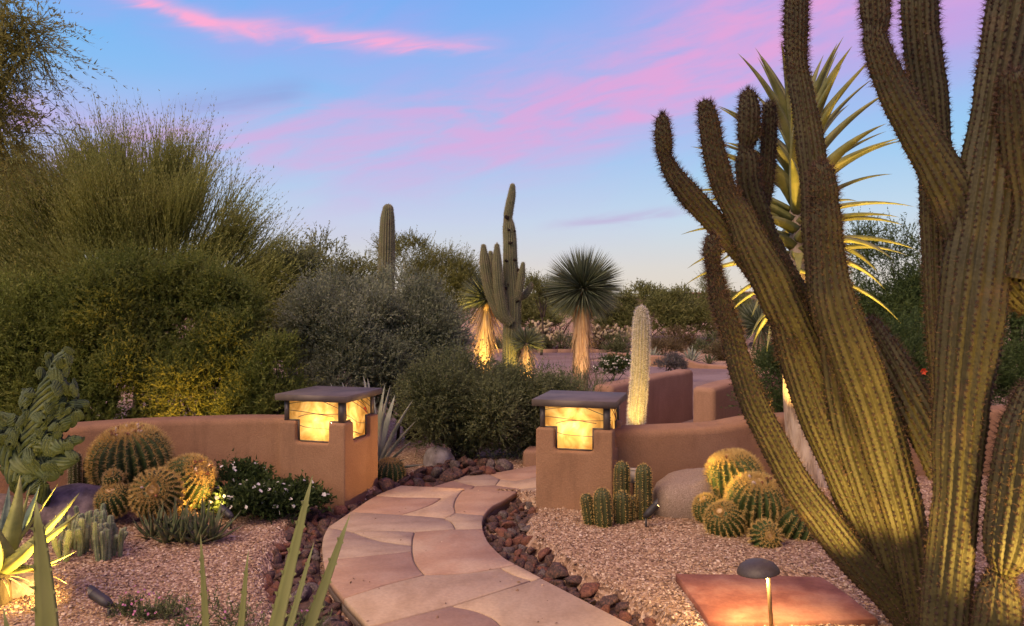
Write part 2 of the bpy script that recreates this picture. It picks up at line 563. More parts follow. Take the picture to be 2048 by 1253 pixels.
M['yucca'] = mat('yucca_blade', [(0.05, 0.065, 0.035), (0.11, 0.135, 0.075), (0.20, 0.22, 0.13)], tone=0.85, bump=0, rough=0.5)
M['thatch'] = mat('yucca_thatch', [(0.24, 0.15, 0.09), (0.42, 0.29, 0.18), (0.56, 0.43, 0.29)], tone=0.85, bump=0, rough=0.9)


def leafmat(name, a, b, c, transl=0.38):
    return mat(name, [a, b, c], scale=1.2, tone=0.65, bump=0, rough=0.65, transl=transl, spec=0.2)


M['lf_palo'] = leafmat('palo_verde_leaf', (0.15, 0.17, 0.042), (0.30, 0.315, 0.088), (0.44, 0.43, 0.15))
M['lf_creosote'] = leafmat('creosote_leaf', (0.07, 0.094, 0.018), (0.175, 0.21, 0.042), (0.30, 0.305, 0.07))
M['lf_sage'] = leafmat('sage_leaf', (0.11, 0.13, 0.072), (0.23, 0.255, 0.15), (0.38, 0.40, 0.26))
M['lf_dark'] = leafmat('dark_shrub_leaf', (0.07, 0.086, 0.034), (0.15, 0.17, 0.072), (0.27, 0.28, 0.135))
M['lf_green'] = leafmat('green_shrub_leaf', (0.035, 0.062, 0.018), (0.075, 0.115, 0.035), (0.13, 0.17, 0.06))
M['lf_far'] = leafmat('far_leaf', (0.10, 0.11, 0.032), (0.19, 0.20, 0.062), (0.28, 0.275, 0.10))
M['lf_mesq'] = leafmat('mesquite_leaf', (0.12, 0.125, 0.034), (0.23, 0.225, 0.06), (0.34, 0.31, 0.10))
M['lf_lantana'] = leafmat('lantana_leaf', (0.022, 0.040, 0.012), (0.05, 0.078, 0.02), (0.10, 0.13, 0.035))
M['lf_dry'] = leafmat('dry_brush_leaf', (0.085, 0.060, 0.028), (0.16, 0.12, 0.055), (0.25, 0.20, 0.10))
M['lf_grey'] = leafmat('grey_shrub_leaf', (0.10, 0.09, 0.08), (0.17, 0.155, 0.135), (0.27, 0.25, 0.22))
M['petal_white'] = mat('white_petal', [(0.62, 0.58, 0.48), (0.82, 0.80, 0.74)], bump=0, tone=0.6, rough=0.7, transl=0.2)
M['petal_pink'] = mat('pink_petal', [(0.42, 0.13, 0.26), (0.60, 0.25, 0.40)], bump=0, tone=0.6, rough=0.7, transl=0.2)
M['petal_red'] = mat('red_petal', [(0.55, 0.05, 0.02), (0.80, 0.12, 0.03)], bump=0, tone=0.6, rough=0.6, transl=0.2)
M['cholla'] = mat('cholla_spines', [(0.26, 0.20, 0.115), (0.45, 0.37, 0.24)], bump=0.6, bscale=60, rough=0.9, tone=0.5)
M['adobe'] = mat('adobe_plaster', [(0.16, 0.10, 0.075), (0.22, 0.14, 0.105)], scale=1, rough=0.9, bump=0.2)
M['box_grey'] = mat('utility_box_paint', [(0.36, 0.31, 0.26), (0.44, 0.38, 0.33)], scale=8, rough=0.6, bump=0.05)
M['hole'] = mat('dark_hole', [(0.012, 0.008, 0.006), (0.03, 0.02, 0.014)], bump=0.2, rough=1)
M['window'] = mat('dark_window', [(0.02, 0.02, 0.022), (0.04, 0.04, 0.045)], bump=0, rough=0.15, spec=0.6)


def emit_mat(name, col, strength):
    m = bpy.data.materials.new(name)
    m.use_nodes = True
    b = m.node_tree.nodes['Principled BSDF']
    b.inputs['Base Color'].default_value = (*col, 1)
    b.inputs['Emission Color'].default_value = (*col, 1)
    b.inputs['Emission Strength'].default_value = strength
    return m


M['bulb'] = emit_mat('lit_bulb', (1.0, 0.71, 0.37), 112)
M['lens'] = emit_mat('lit_lens', (1.0, 0.66, 0.26), 3)


def mat_glass():
    m = bpy.data.materials.new('amber_glass')
    m.use_nodes = True
    nt = m.node_tree
    nt.nodes.remove(nt.nodes['Principled BSDF'])
    tc = nt.nodes.new('ShaderNodeTexCoord')
    n = nt.nodes.new('ShaderNodeTexNoise')
    n.inputs['Scale'].default_value = 5.5
    n.inputs['Detail'].default_value = 5
    n.inputs['Distortion'].default_value = 1.4
    nt.links.new(tc.outputs['Object'], n.inputs['Vector'])
    c = ramp(nt, n.outputs[0], [(0.30, (0.46, 0.25, 0.07)), (0.5, (0.80, 0.55, 0.21)), (0.68, (0.95, 0.77, 0.40))])
    tl = nt.nodes.new('ShaderNodeBsdfTranslucent')
    tr = nt.nodes.new('ShaderNodeBsdfTransparent')
    gl = nt.nodes.new('ShaderNodeBsdfGlossy')
    gl.inputs['Roughness'].default_value = 0.25
    nt.links.new(c, tl.inputs[0])
    nt.links.new(c, tr.inputs[0])
    m1 = nt.nodes.new('ShaderNodeMixShader')
    m1.inputs[0].default_value = 0.035
    nt.links.new(tl.outputs[0], m1.inputs[1])
    nt.links.new(tr.outputs[0], m1.inputs[2])
    m2 = nt.nodes.new('ShaderNodeMixShader')
    m2.inputs[0].default_value = 0.04
    nt.links.new(m1.outputs[0], m2.inputs[1])
    nt.links.new(gl.outputs[0], m2.inputs[2])
    nt.links.new(m2.outputs[0], nt.nodes['Material Output'].inputs[0])
    return m


M['glass'] = mat_glass()
WARM = (1.0, 0.64, 0.22)
YELL = (1.0, 0.62, 0.145)

# ------------------------------------------------------------------ layout of path and beds (ground-plane outlines)
def gp(pts, z=0.0):
    return np.array([G(x, y, z)[:2] for x, y in pts])


def inside(poly, p):
    """points p (n,2) inside polygon"""
    x, y = p[:, 0], p[:, 1]
    r = np.zeros(len(p), bool)
    q = np.roll(poly, 1, axis=0)
    for (x0, y0), (x1, y1) in zip(poly, q):
        c = ((y0 > y) != (y1 > y)) & (x < (x1 - x0) * (y - y0) / (y1 - y0 + 1e-12) + x0)
        r ^= c
    return r


LEFT_EDGE = [(801, 971), (750, 992), (700, 1024), (672, 1043), (654, 1055), (646, 1072), (643, 1092), (645, 1121), (655, 1155), (686, 1197), (737, 1253), (830, 1345)]
RIGHT_EDGE = [(1036, 983), (1010, 1000), (985, 1013), (968, 1031), (966, 1058), (975, 1080), (990, 1098), (1010, 1116), (1033, 1129), (1084, 1156), (1150, 1190), (1220, 1226), (1290, 1262), (1440, 1345)]
ROCKBED_L = [(795, 966), (748, 978), (690, 992), (640, 1000), (600, 1018), (570, 1050), (545, 1085), (528, 1120), (522, 1160), (535, 1200), (560, 1260), (600, 1345), (850, 1345)] + LEFT_EDGE[::-1][1:]
ROCKBED_R = [(1072, 1004), (1066, 1030), (1060, 1060), (1072, 1085), (1110, 1110), (1150, 1135), (1195, 1165), (1260, 1195), (1320, 1225), (1385, 1262), (1500, 1345)] + RIGHT_EDGE[::-1]
ROCKBED_F = [(752, 985), (752, 955), (800, 945), (850, 935), (880, 918), (960, 915), (1010, 925), (990, 940), (930, 951), (866, 973), (801, 973)]
path_poly = gp(LEFT_EDGE + RIGHT_EDGE[::-1])
bedL, bedR, bedF = gp(ROCKBED_L), gp(ROCKBED_R), gp(ROCKBED_F)
LOW_PATH = [(795, 990), (801, 972), (866, 973), (930, 952), (1000, 944), (1062, 932), (1120, 925), (1150, 945), (1150, 1000), (1070, 992), (1036, 990)]
low_poly = gp(LOW_PATH, -0.05)
SLAB = gp([(1350, 1153), (1500, 1155), (1645, 1160), (1700, 1198), (1757, 1245), (1640, 1246), (1560, 1250), (1480, 1247), (1418, 1249), (1402, 1225), (1388, 1208), (1372, 1182)], 0.04)
slab_c = SLAB.mean(0)
SLAB_OUT = slab_c + (SLAB - slab_c) * 1.14
hw = Wave(3, 1.1)
hw2 = Wave(4, 4.0)


def sstep(x, a, b):
    t = np.clip((x - a) / (b - a), 0, 1)
    return t * t * (3 - 2 * t)


def hz(p):
    """height of the ground at p (n,2)"""
    p = np.atleast_2d(p).astype(float)
    x, y = p[:, 0], p[:, 1]
    p3 = np.c_[p, np.zeros(len(p))]
    z = (0.018 * hw(p3) + 0.006 * hw2(p3)) * (1 - 0.75 * sstep(y, 9, 13))
    z += 0.05 * sstep(x, 0.9, 1.8) * sstep(y, 10, 8) * sstep(y, 4, 5.5)
    z += 0.04 * sstep(x, -2.2, -3.2) * sstep(y, 10, 8)
    z += -0.13 * sstep(y, 8.4, 9.6)
    z += sstep(y, 33.5, 52) * (1.15 + 0.5 * hw(p3 * 0.13)) + sstep(y, 70, 250) * 0.2
    dep = inside(path_poly, p) | inside(bedL, p) | inside(bedR, p) | inside(low_poly, p)
    z = np.where(dep, -0.115 - 0.01 * hw2(p3), z)
    z = np.where(inside(bedF, p) & ~dep, -0.10, z)
    z = np.where(inside(SLAB_OUT, p), np.minimum(z, 0.030), z)
    return z


def gz(x, y):
    return float(hz(np.array([[x, y]]))[0])


def build_ground():
    xs = np.concatenate([np.linspace(-400, -40, 12), np.linspace(-36, -8, 15), np.arange(-7, 7.01, 0.09), np.linspace(8, 36, 15), np.linspace(40, 400, 12)])
    ys = np.concatenate([np.linspace(-60, 2, 10), np.arange(2.6, 11.5, 0.09), np.linspace(12, 60, 50), np.linspace(66, 700, 18)])
    X, Y = np.meshgrid(xs, ys)
    p = np.c_[X.ravel(), Y.ravel()]
    v = np.c_[p, hz(p)]
    nx, ny = len(xs), len(ys)
    i = (np.arange(ny - 1)[:, None] * nx + np.arange(nx - 1)[None]).ravel()
    o = obj('ground', npmesh('ground', v, np.stack([i, i + 1, i + nx + 1, i + nx], -1), None, True), M['gravel'])
    tag(o, 'pinkish decomposed granite gravel ground of the desert garden', 'ground', kind='structure')
    return o


GROUND = build_ground()


def scatter_pebbles():
    n = 90000
    g = np.random.default_rng(21)
    Y = 3.9 + g.random(n) ** 1.0 * 6.6
    X = (g.random(n) * 2 - 1) * 0.72 * Y
    p = np.c_[X, Y]
    onpath = inside(path_poly, p)
    keep = ~(inside(low_poly, p) | inside(bedF, p)) & ~(onpath & (g.random(n) > 0.002)) & ~(inside(SLAB, p) & (g.random(n) > 0.01))
    inbed = inside(bedL, p) | inside(bedR, p)
    keep &= ~(inbed & (g.random(n) < 0.8))
    keep &= ~((Y > 8.2) & (np.abs(X) > 2.2))
    p = p[keep]
    n = len(p)
    r = g.uniform(0.0055, 0.012, n) * (1 + 0.5 * (g.random(n) < 0.06)) * (1 + 1.1 * (g.random(n) < 0.012))
    base = np.array([[1, 0, 0], [-1, 0, 0], [0, 1, 0], [0, -1, 0], [0, 0, 0.75], [0, 0, -0.75]], float)
    f0 = np.array([[0, 2, 4], [2, 1, 4], [1, 3, 4], [3, 0, 4]])
    v = base[None] * g.uniform(0.65, 1.35, (n, 6, 3)) + g.normal(size=(n, 6, 3)) * 0.15
    q = unit(np.c_[np.ones(n), g.normal(size=(n, 2)) * 0.28, g.normal(size=n) * 2])
    w_, x, y, z = q.T
    Rm = np.stack([1 - 2 * (y * y + z * z), 2 * (x * y - z * w_), 2 * (x * z + y * w_), 2 * (x * y + z * w_), 1 - 2 * (x * x + z * z),
                   2 * (y * z - x * w_), 2 * (x * z - y * w_), 2 * (y * z + x * w_), 1 - 2 * (x * x + y * y)], -1).reshape(n, 3, 3)
    v = np.einsum('nij,nkj->nki', Rm, v) * r[:, None, None]
    v += np.c_[p, np.where(inside(path_poly, p), 0.0, hz(p)) + r * 0.15][:, None]
    f = (f0[None] + np.arange(n)[:, None, None] * 6).reshape(-1, 3)
    t = np.repeat(g.random(n), 6)
    o = obj('gravel', npmesh('gravel', v.reshape(-1, 3), f, t), M['pebble'])
    tag(o, 'loose pinkish tan gravel chips covering the planting beds', 'gravel', kind='stuff')


scatter_pebbles()


def leaf_litter():
    g = np.random.default_rng(41)
    n = 1500
    Y = 4.2 + g.random(n) * 4.8
    p = np.c_[(g.random(n) * 2 - 1) * 0.7 * Y, Y]
    on = inside(path_poly, p)
    p = p[~(on & (g.random(n) > 0.10)) & ~inside(low_poly, p)]
    n = len(p)
    z = np.where(inside(path_poly, p), 0.004, hz(p) + 0.016)
    c = np.c_[p, z]
    a = unit(np.c_[g.normal(size=(n, 2)), g.normal(size=n) * 0.15])
    b = unit(np.cross(a, np.c_[g.normal(size=(n, 2)) * 0.35, np.ones(n)]))
    l = g.uniform(0.012, 0.04, (n, 1))
    w = l * g.uniform(0.12, 0.3, (n, 1))
    v = np.stack([c - a * l * 0.5, c + b * w + [0, 0, 0.004], c + a * l * 0.5, c - b * w + [0, 0, 0.003]], 1).reshape(-1, 3)
    o = obj('leaf_litter', npmesh('leaf_litter', v, np.arange(n * 4).reshape(-1, 4), np.repeat(g.random(n), 4)), M['litter'])
    tag(o, 'dry brown leaf litter scattered over gravel and path', 'leaf litter', kind='stuff')


M['litter'] = mat('litter', [(0.06, 0.035, 0.02), (0.16, 0.09, 0.045), (0.30, 0.20, 0.11)], tone=0.9, bump=0, rough=0.9)
leaf_litter()

# ------------------------------------------------------------------ flagstone path
def offset_poly(p, d):
    """move every corner of polygon p inwards by d"""
    a = 0.5 * np.sum(p[:, 0] * np.roll(p[:, 1], -1) - np.roll(p[:, 0], -1) * p[:, 1])
    if a < 0:
        p = p[::-1]
    e1 = unit(p - np.roll(p, 1, 0))
    e2 = unit(np.roll(p, -1, 0) - p)
    n1 = np.c_[-e1[:, 1], e1[:, 0]]
    n2 = np.c_[-e2[:, 1], e2[:, 0]]
    b = unit(n1 + n2)
    s = np.clip(1 / np.maximum((b * n1).sum(1), 0.35), 1, 2.4)
    return p + b * (d * s)[:, None]


def slab(poly, z0, z1, gap=0.006, chamfer=0.007, jit=0.0):
    """stone slab with a worn edge, as (v, faces)"""
    a = offset_poly(poly, gap)
    b = offset_poly(poly, gap + chamfer)
    k = len(a)
    if jit:
        a = a + R.normal(size=a.shape) * jit
    v = np.vstack([np.c_[a, np.full(k, z0)], np.c_[a, np.full(k, z1 - chamfer)], np.c_[b, np.full(k, z1)]])
    i = np.arange(k)
    j = (i + 1) % k
    q = np.vstack([np.stack([i, j, j + k, i + k], -1), np.stack([i + k, j + k, j + 2 * k, i + 2 * k], -1)])
    return v, [q, np.array([i + 2 * k]), np.array([i[::-1]])]


def stone_obj(name, poly, z0, z1, m, parent, gap=0.006, jit=0.0):
    v, f = slab(poly, z0, z1, gap, 0.007, jit)
    c = np.array([v[:, 0].mean(), v[:, 1].mean(), z0])
    return obj(name, npmesh(name, v - c, f), m, parent, c)


def build_path():
    d = cr(path_poly, 1)
    base = slab(path_poly, -0.16, -0.012, 0.012, 0.004)
    root = obj('path', npmesh('path', *base), M['grout'])
    tag(root, 'winding flagstone path of cream, grey and pink slabs between two lantern pillars', 'path', kind='structure')

    def c(pts, n=4):
        return [tuple(p) for p in cr(np.array(pts, float), n)]
    Lf = c(LEFT_EDGE[0:3])                      # 801,971 .. 700,1024
    L1 = c(LEFT_EDGE[2:5])                      # .. 654,1055
    L2 = c(LEFT_EDGE[4:8])                      # .. 645,1121
    L3 = c(LEFT_EDGE[7:10])                     # .. 686,1197
    L4 = c(LEFT_EDGE[9:11])
    L5 = c(LEFT_EDGE[10:12])
    R1 = c(RIGHT_EDGE[0:4])                     # 1036,983 .. 968,1031
    R2 = [(968, 1031), (965, 1044), (966, 1058)]
    R3 = c(RIGHT_EDGE[4:9])                     # .. 1033,1129
    R4 = c(RIGHT_EDGE[8:10])
    R5 = c(RIGHT_EDGE[9:14])
    C1 = c([(932, 978), (922, 984), (912, 997), (908, 1012), (911, 1026)])
    B_top = [(751, 992), (800, 995), (883, 996)]
    B_right = c([(883, 996), (865, 1008), (835, 1020), (802, 1030)])
    B_bot = [(802, 1030), (750, 1027), (700, 1024)]
    E_top = [(802, 1030), (850, 1033), (888, 1037)]
    E_right = c([(888, 1037), (903, 1045), (911, 1059)])
    EF = [(911, 1059), (870, 1061), (829, 1064), (790, 1062), (750, 1062), (704, 1064)]
    K1 = c([(654, 1055), (680, 1059), (704, 1064)])
    K2 = c([(704, 1064), (749, 1079), (785, 1086), (824, 1091)])
    M1 = [(829, 1064), (825, 1078), (824, 1091)]
    M2 = [(824, 1091), (824, 1103)]
    M3 = c([(824, 1103), (828, 1122), (838, 1138), (849, 1150)])
    GH = [(645, 1121), (740, 1111), (824, 1103)]
    H_bot = [(849, 1150), (800, 1162), (760, 1173), (686, 1197)]
    J_top = [(829, 1064), (911, 1059), (966, 1058)]
    J_bot = c([(1033, 1129), (1000, 1136), (930, 1147), (849, 1150)])
    N1 = c([(1000, 1136), (1030, 1151), (1063, 1161)])
    L_bot = [(1063, 1161), (985, 1186), (902, 1212), (820, 1233), (737, 1253)]
    O1 = c([(902, 1212), (960, 1225), (1003, 1253), (1060, 1345)])
    stones = [
        ('flag_cream', Lf[:len(Lf) // 2 + 1] + B_top[1:] + B_right[1:] + E_top[1:] + [(911, 1026)] + C1[::-1][1:]),
        ('flag_pink', B_top + B_right[1:] + B_bot[1:] + Lf[len(Lf) // 2:][::-1][1:-1]),
        ('flag_pink', C1 + R1[::-1]),
        ('flag_grey', B_bot[::-1] + E_top[1:] + E_right[1:] + EF[1:] + K1[::-1][1:] + L1[::-1][1:-1]),
        ('flag_grey', [(888, 1037), (911, 1026), (968, 1031)] + R2[1:] + E_right[::-1][:-1]),
        ('flag_grey', EF[2:][::-1] + M1[1:] + K2[::-1][1:-1]),
        ('flag_grey', K1 + K2[1:] + M2[1:] + GH[::-1][1:] + L2[::-1][1:-1]),
        ('flag_pink', GH + M3[1:] + H_bot[1:] + L3[::-1][1:-1]),
        ('flag_pink2', J_top + R3[1:] + J_bot[1:] + M3[::-1][1:] + M2[::-1][1:] + M1[::-1][1:-1]),
        ('flag_cream', H_bot[::-1] + [p for p in J_bot[::-1] if p[0] < 1000][1:] + N1 + L_bot[1:] + L4[::-1][1:-1]),
        ('flag_cream', N1 + R4[::-1] + [p for p in J_bot if p[0] > 1001][1:]),
        ('flag_cream', [(902, 1212), (985, 1186), (1063, 1161)] + R4[-1:] + R5[1:] + [(1250, 1345)] + O1[::-1][:-1]),
        ('flag_pink', L_bot[2:][::-1] + O1[1:] + [(950, 1345)] + L5[::-1][:-1]),
    ]
    M['flag_pink2'] = mat('flagstone_rose', [(0.32, 0.19, 0.125), (0.37, 0.235, 0.16), (0.41, 0.29, 0.205)], scale=2.4, bump=0.32, bscale=11, grain=0.07, gscale=45, detail=9, bdist=0.010, rough=0.75)
    for k, (m, poly) in enumerate(stones):
        q = gp(poly)
        keepi = np.linalg.norm(q - np.roll(q, 1, 0), axis=1) > 0.004
        stone_obj('flagstone', q[keepi], -0.055, rnd.uniform(-0.002, 0.002), M[m], root, 0.006)
    # lower run of the path behind the step
    lb = slab(low_poly, -0.19, -0.062, 0.012, 0.004)
    lo = obj('lower_path', npmesh('lower_path', *lb), M['grout'])
    tag(lo, 'lower run of the flagstone path passing behind the right lantern pillar', 'path', kind='structure')
    lows = [('flag_pink', [(797, 988), (803, 973), (866, 973), (905, 961), (950, 972), (925, 993)]),
            ('flag_grey', [(905, 961), (930, 952), (975, 947), (1000, 958), (990, 971), (950, 972)]),
            ('flag_pink', [(975, 947), (1000, 944), (1062, 932), (1090, 929), (1095, 950), (1030, 962), (1000, 958)]),
            ('flag_cream', [(1000, 958), (1030, 962), (1095, 950), (1100, 972), (1040, 978), (990, 971)]),
            ('flag_grey', [(1090, 929), (1120, 925), (1150, 945), (1148, 972), (1100, 972), (1095, 950)]),
            ('flag_grey', [(1040, 978), (1100, 972), (1148, 972), (1148, 998), (1070, 992), (1038, 990)]),
            ('flag_pink', [(950, 972), (990, 971), (1040, 978), (1038, 990), (925, 993)])]
    for m, poly in lows:
        stone_obj('flagstone', gp(poly, -0.05), -0.10, -0.05 + rnd.uniform(-0.002, 0.002), M[m], lo, 0.006)


build_path()


# ------------------------------------------------------------------ rocks
def rock_mesh(seed, sub=2, rough=0.32, flat=0.75, scale=1.0):
    g = np.random.default_rng(seed)
    bm = bmesh.new()
    bmesh.ops.create_icosphere(bm, subdivisions=sub, radius=1)
    v = np.array([x.co[:] for x in bm.verts])
    f = np.array([[x.index for x in t.verts] for t in bm.faces])
    bm.free()
    # cut by random planes for a broken look
    for _ in range(13):
        n = unit(g.normal(size=3))
        d = g.uniform(0.32, 0.75)
        s = v @ n
        over = s > d
        v[over] -= np.outer(s[over] - d, n) * 0.97
    v += g.normal(size=v.shape) * rough * 0.09
    v *= np.array([1, g.uniform(0.65, 0.95), flat * g.uniform(0.7, 1.0)]) * scale
    return v, f


ROCKS = []
for k in range(10):
    v, f = rock_mesh(100 + k)
    for m in ('rock', 'rock_red', 'rock_grey'):
        me = npmesh('rock_' + m, v, f)
        me.materials.append(M[m])
        ROCKS.append((m, me))


def build_rockbed(name, poly, n, smin, smax, label, zbed, seed, red=0.22):
    g = np.random.default_rng(seed)
    v, f = slab(poly, zbed - 0.12, zbed + 0.012, 0.02, 0.01)
    bed = obj(name, npmesh(name, v, f), M['soil'])
    tag(bed, label, 'rock bed', kind='structure')
    lo, hi = poly.min(0), poly.max(0)
    hi = np.minimum(hi, [9, 12])
    pts, rad = [], []
    tries = 0
    while len(pts) < n and tries < 30000:
        tries += 1
        q = lo + g.random(2) * (hi - lo)
        r = g.uniform(smin, smax) * (1.25 if g.random() < 0.15 else 1)
        if not inside(poly, q[None])[0] or inside(path_poly, q[None])[0] or inside(low_poly, q[None])[0]:
            continue
        if q[1] < 3.9:
            continue
        # stay off the slabs
        dd = np.min(np.linalg.norm(path_edge - q, axis=1))
        if dd < r * 0.8:
            continue
        if pts and np.min(np.linalg.norm(np.array(pts) - q, axis=1) - (np.array(rad) + r) * 0.62) < 0:
            continue
        pts.append(q)
        rad.append(r)
    for q, r in zip(pts, rad):
        kind = 'rock_red' if g.random() < red else ('rock_grey' if g.random() < 0.22 else 'rock')
        me = g.choice([i for i, (m, _) in enumerate(ROCKS) if m == kind])
        o = put(bpy.data.objects.new('rock', ROCKS[me][1]), bed, (q[0], q[1], zbed + r * 0.38))
        o.rotation_euler = (g.normal() * 0.35, g.normal() * 0.35, g.random() * 6.28)
        s = r * g.uniform(1.0, 1.4, 3)
        o.scale = s
    return bed


pe = cr(np.vstack([path_poly, path_poly[:1]]), 6)
path_edge = pe
build_rockbed('rock_bed', bedL, 195, 0.042, 0.10, 'strip of broken dark red rocks along the left edge of the path', -0.11, 31)
build_rockbed('rock_bed', bedR, 140, 0.042, 0.105, 'strip of broken dark red rocks along the right edge of the path', -0.11, 32, 0.28)
build_rockbed('rock_bed', bedF, 60, 0.06, 0.13, 'cluster of dark rocks beside the path behind the left pillar', -0.09, 33)


def boulder(name, c, size, seed, m, label, cuts=7, sub=4):
    g = np.random.default_rng(seed)
    bm = bmesh.new()
    bmesh.ops.create_icosphere(bm, subdivisions=sub, radius=1)
    v = np.array([x.co[:] for x in bm.verts])
    f = np.array([[x.index for x in t.verts] for t in bm.faces])
    bm.free()
    for _ in range(cuts):
        n = unit(g.normal(size=3))
        d = g.uniform(0.72, 0.92)
        s = v @ n
        over = s > d
        v[over] -= np.outer(s[over] - d, n) * 0.8
    v *= 1 + 0.05 * Wave(seed, 2.5)(v)[:, None] + 0.018 * Wave(seed + 1, 9)(v)[:, None]
    v = v * np.array(size)
    o = obj(name, npmesh(name, v, f, None, True), m, None, c)
    return tag(o, label, 'boulder')


boulder('boulder', P(1392, 1000, 7.15) * [1, 1, 0] + [0, 0, 0.10], (0.45, 0.36, 0.37), 4, M['granite'], 'large rounded pink granite boulder left of the golden barrel cacti', 1)
boulder('boulder', P(150, 1010, 6.85) * [1, 1, 0] + [0, 0, 0.04], (0.44, 0.30, 0.34), 9, M['basalt'], 'dark grey boulder behind the finger euphorbia')
boulder('boulder', P(165, 960, 6.9) * [1, 1, 0] + [0, 0, 0.08], (0.24, 0.20, 0.17), 12, M['basalt'], 'small dark boulder between crested cactus and big barrel cactus')
boulder('boulder', P(878, 905, 10.0) * [1, 1, 0] + [0, 0, -0.08], (0.22, 0.2, 0.2), 15, mat('pale_rock', [(0.2, 0.17, 0.16), (0.4, 0.36, 0.34)], scale=8, bump=0.5), 'pale grey rock under the dark shrub by the path')
boulder('boulder', P(8, 940, 6.4) * [1, 1, 0] + [-0.1, 0, 0.12], (0.26, 0.24, 0.26), 18, M['basalt'], 'grey boulder at the left edge below the crested cactus')
boulder('boulder', P(35, 1165, 5.2) * [1, 1, 0] + [0, 0, 0.02], (0.20, 0.16, 0.14), 19, M['basalt'], 'brown rock under the yellow-lit aloe')

# red slab under the mushroom lamp
rp = SLAB
v, f = slab(rp, -0.03, 0.060, 0.0, 0.008, 0.006)
centred('stepping_stone', v, f, M['flag_red'], 'flat red sandstone slab lying in gravel under the mushroom lamp', 'stepping stone')

# ------------------------------------------------------------------ stucco walls, lantern pillars
def remeshed(me, voxel, it=4):
    o = bpy.data.objects.new('tmp', me)
    COL.objects.link(o)
    r = o.modifiers.new('r', 'REMESH')
    r.mode = 'VOXEL'
    r.voxel_size = voxel
    r.use_smooth_shade = True
    s = o.modifiers.new('s', 'SMOOTH')
    s.iterations = it
    s.factor = 0.5
    dg = bpy.context.evaluated_depsgraph_get()
    out = bpy.data.meshes.new_from_object(o.evaluated_get(dg))
    bpy.data.objects.remove(o)
    return out


def wall(name, pts, thick, z0, z1, label, m='stucco', round_=0.07, ends=(True, True), n=8):
    """low stucco wall with a rounded top along pts; z1 may vary along it"""
    p = np.array(pts, float)
    zt = np.broadcast_to(np.asarray(z1, float), (len(p),))
    q = cr(np.c_[p, zt], n)
    c, zt = q[:, :2], q[:, 2]
    t = unit(np.gradient(c, axis=0))
    nrm = np.c_[-t[:, 1], t[:, 0]]
    h = thick / 2
    ang = np.linspace(0, math.pi / 2, 5)
    prof = [(-h, None)] + [(-h + round_ - round_ * math.cos(a), -round_ + round_ * math.sin(a)) for a in ang]
    prof += [(-x, z) for x, z in prof[::-1]]
    ks = len(prof)
    rings = []

    def ring(i, sc, off):
        r = []
        for u, dz in prof:
            z = z0 if dz is None else zt[i] + dz - (1 - sc) * round_
            xy = c[i] + nrm[i] * u * (1 - (1 - sc) * round_ / h) + t[i] * off
            r.append((xy[0], xy[1], z))
        return r
    if ends[0]:
        for a in (0, 0.4, 0.8):
            rings.append(ring(0, math.sin(a * math.pi / 2), -round_ * math.cos(a * math.pi / 2)))
    for i in range(len(c)):
        rings.append(ring(i, 1, 0))
    if ends[1]:
        for a in (0.8, 0.4, 0):
            rings.append(ring(len(c) - 1, math.sin(a * math.pi / 2), round_ * math.cos(a * math.pi / 2)))
    v = np.array(rings)
    nr = len(v)
    v = v.reshape(-1, 3)
    w = Wave(len(pts) + 7, 3.0)
    up = v[:, 2] > z0 + 0.05
    v[up, 2] += 0.008 * w(v[up])
    i = np.arange(nr - 1)[:, None] * ks
    j = np.arange(ks - 1)[None]
    f = np.stack([i + j, i + j + 1, i + ks + j + 1, i + ks + j], -1).reshape(-1, 4)
    caps = np.array([np.arange(ks), (np.arange(ks) + (nr - 1) * ks)[::-1]])
    o = centred(name, v, [f, caps], M[m], label, 'wall', smooth=True)
    bm = bmesh.new()
    bm.from_mesh(o.data)
    bmesh.ops.recalc_face_normals(bm, faces=bm.faces)
    for fc in bm.faces:
        if len(fc.verts) > 4:
            fc.smooth = False
    bm.to_mesh(o.data)
    bm.free()
    return o


def pix_wall(px, zt):
    """centre-line ground points of a wall top seen at pixels"""
    return [tuple(G(x, y, zt)[:2]) for x, y in px]


W_PIL = 0.76
E1, E2 = np.array([0.961, -0.276]), np.array([0.276, 0.961])
LP_O = np.array([-2.43, 7.84])    # front-left corner of the left pillar
RP_O = np.array([0.235, 7.40])


def pil_matrix(o):
    return np.array([[E1[0], E2[0], 0, o[0]], [E1[1], E2[1], 0, o[1]], [0, 0, 1, 0], [0, 0, 0, 1]])


ZB, ZN, ZC = 0.79, 0.575, 1.005      # stucco top, notch floor, underside of cap
LEAD_FRONT = [[(.03, .95), (.2, .975), (.42, 1.0)], [(.62, 1.0), (.8, .95), (.97, .905)],
              [(.03, .90), (.3, .885), (.55, .865), (.78, .845)], [(.25, .83), (.42, .862), (.7, .868), (.97, .88)],
              [(.25, .745), (.4, .722), (.75, .715)]]
LEAD_SIDE = [[(.03, .9), (.3, .82), (.55, .735), (.95, .70)], [(.30, 1.0), (.6, .9), (.8, .82)], [(.45, 1.0), (.72, .9), (.82, .8)],
             [(.58, 1.0), (.95, .85)], [(.72, 1.0), (.97, .9)], [(.25, .69), (.6, .61)]]


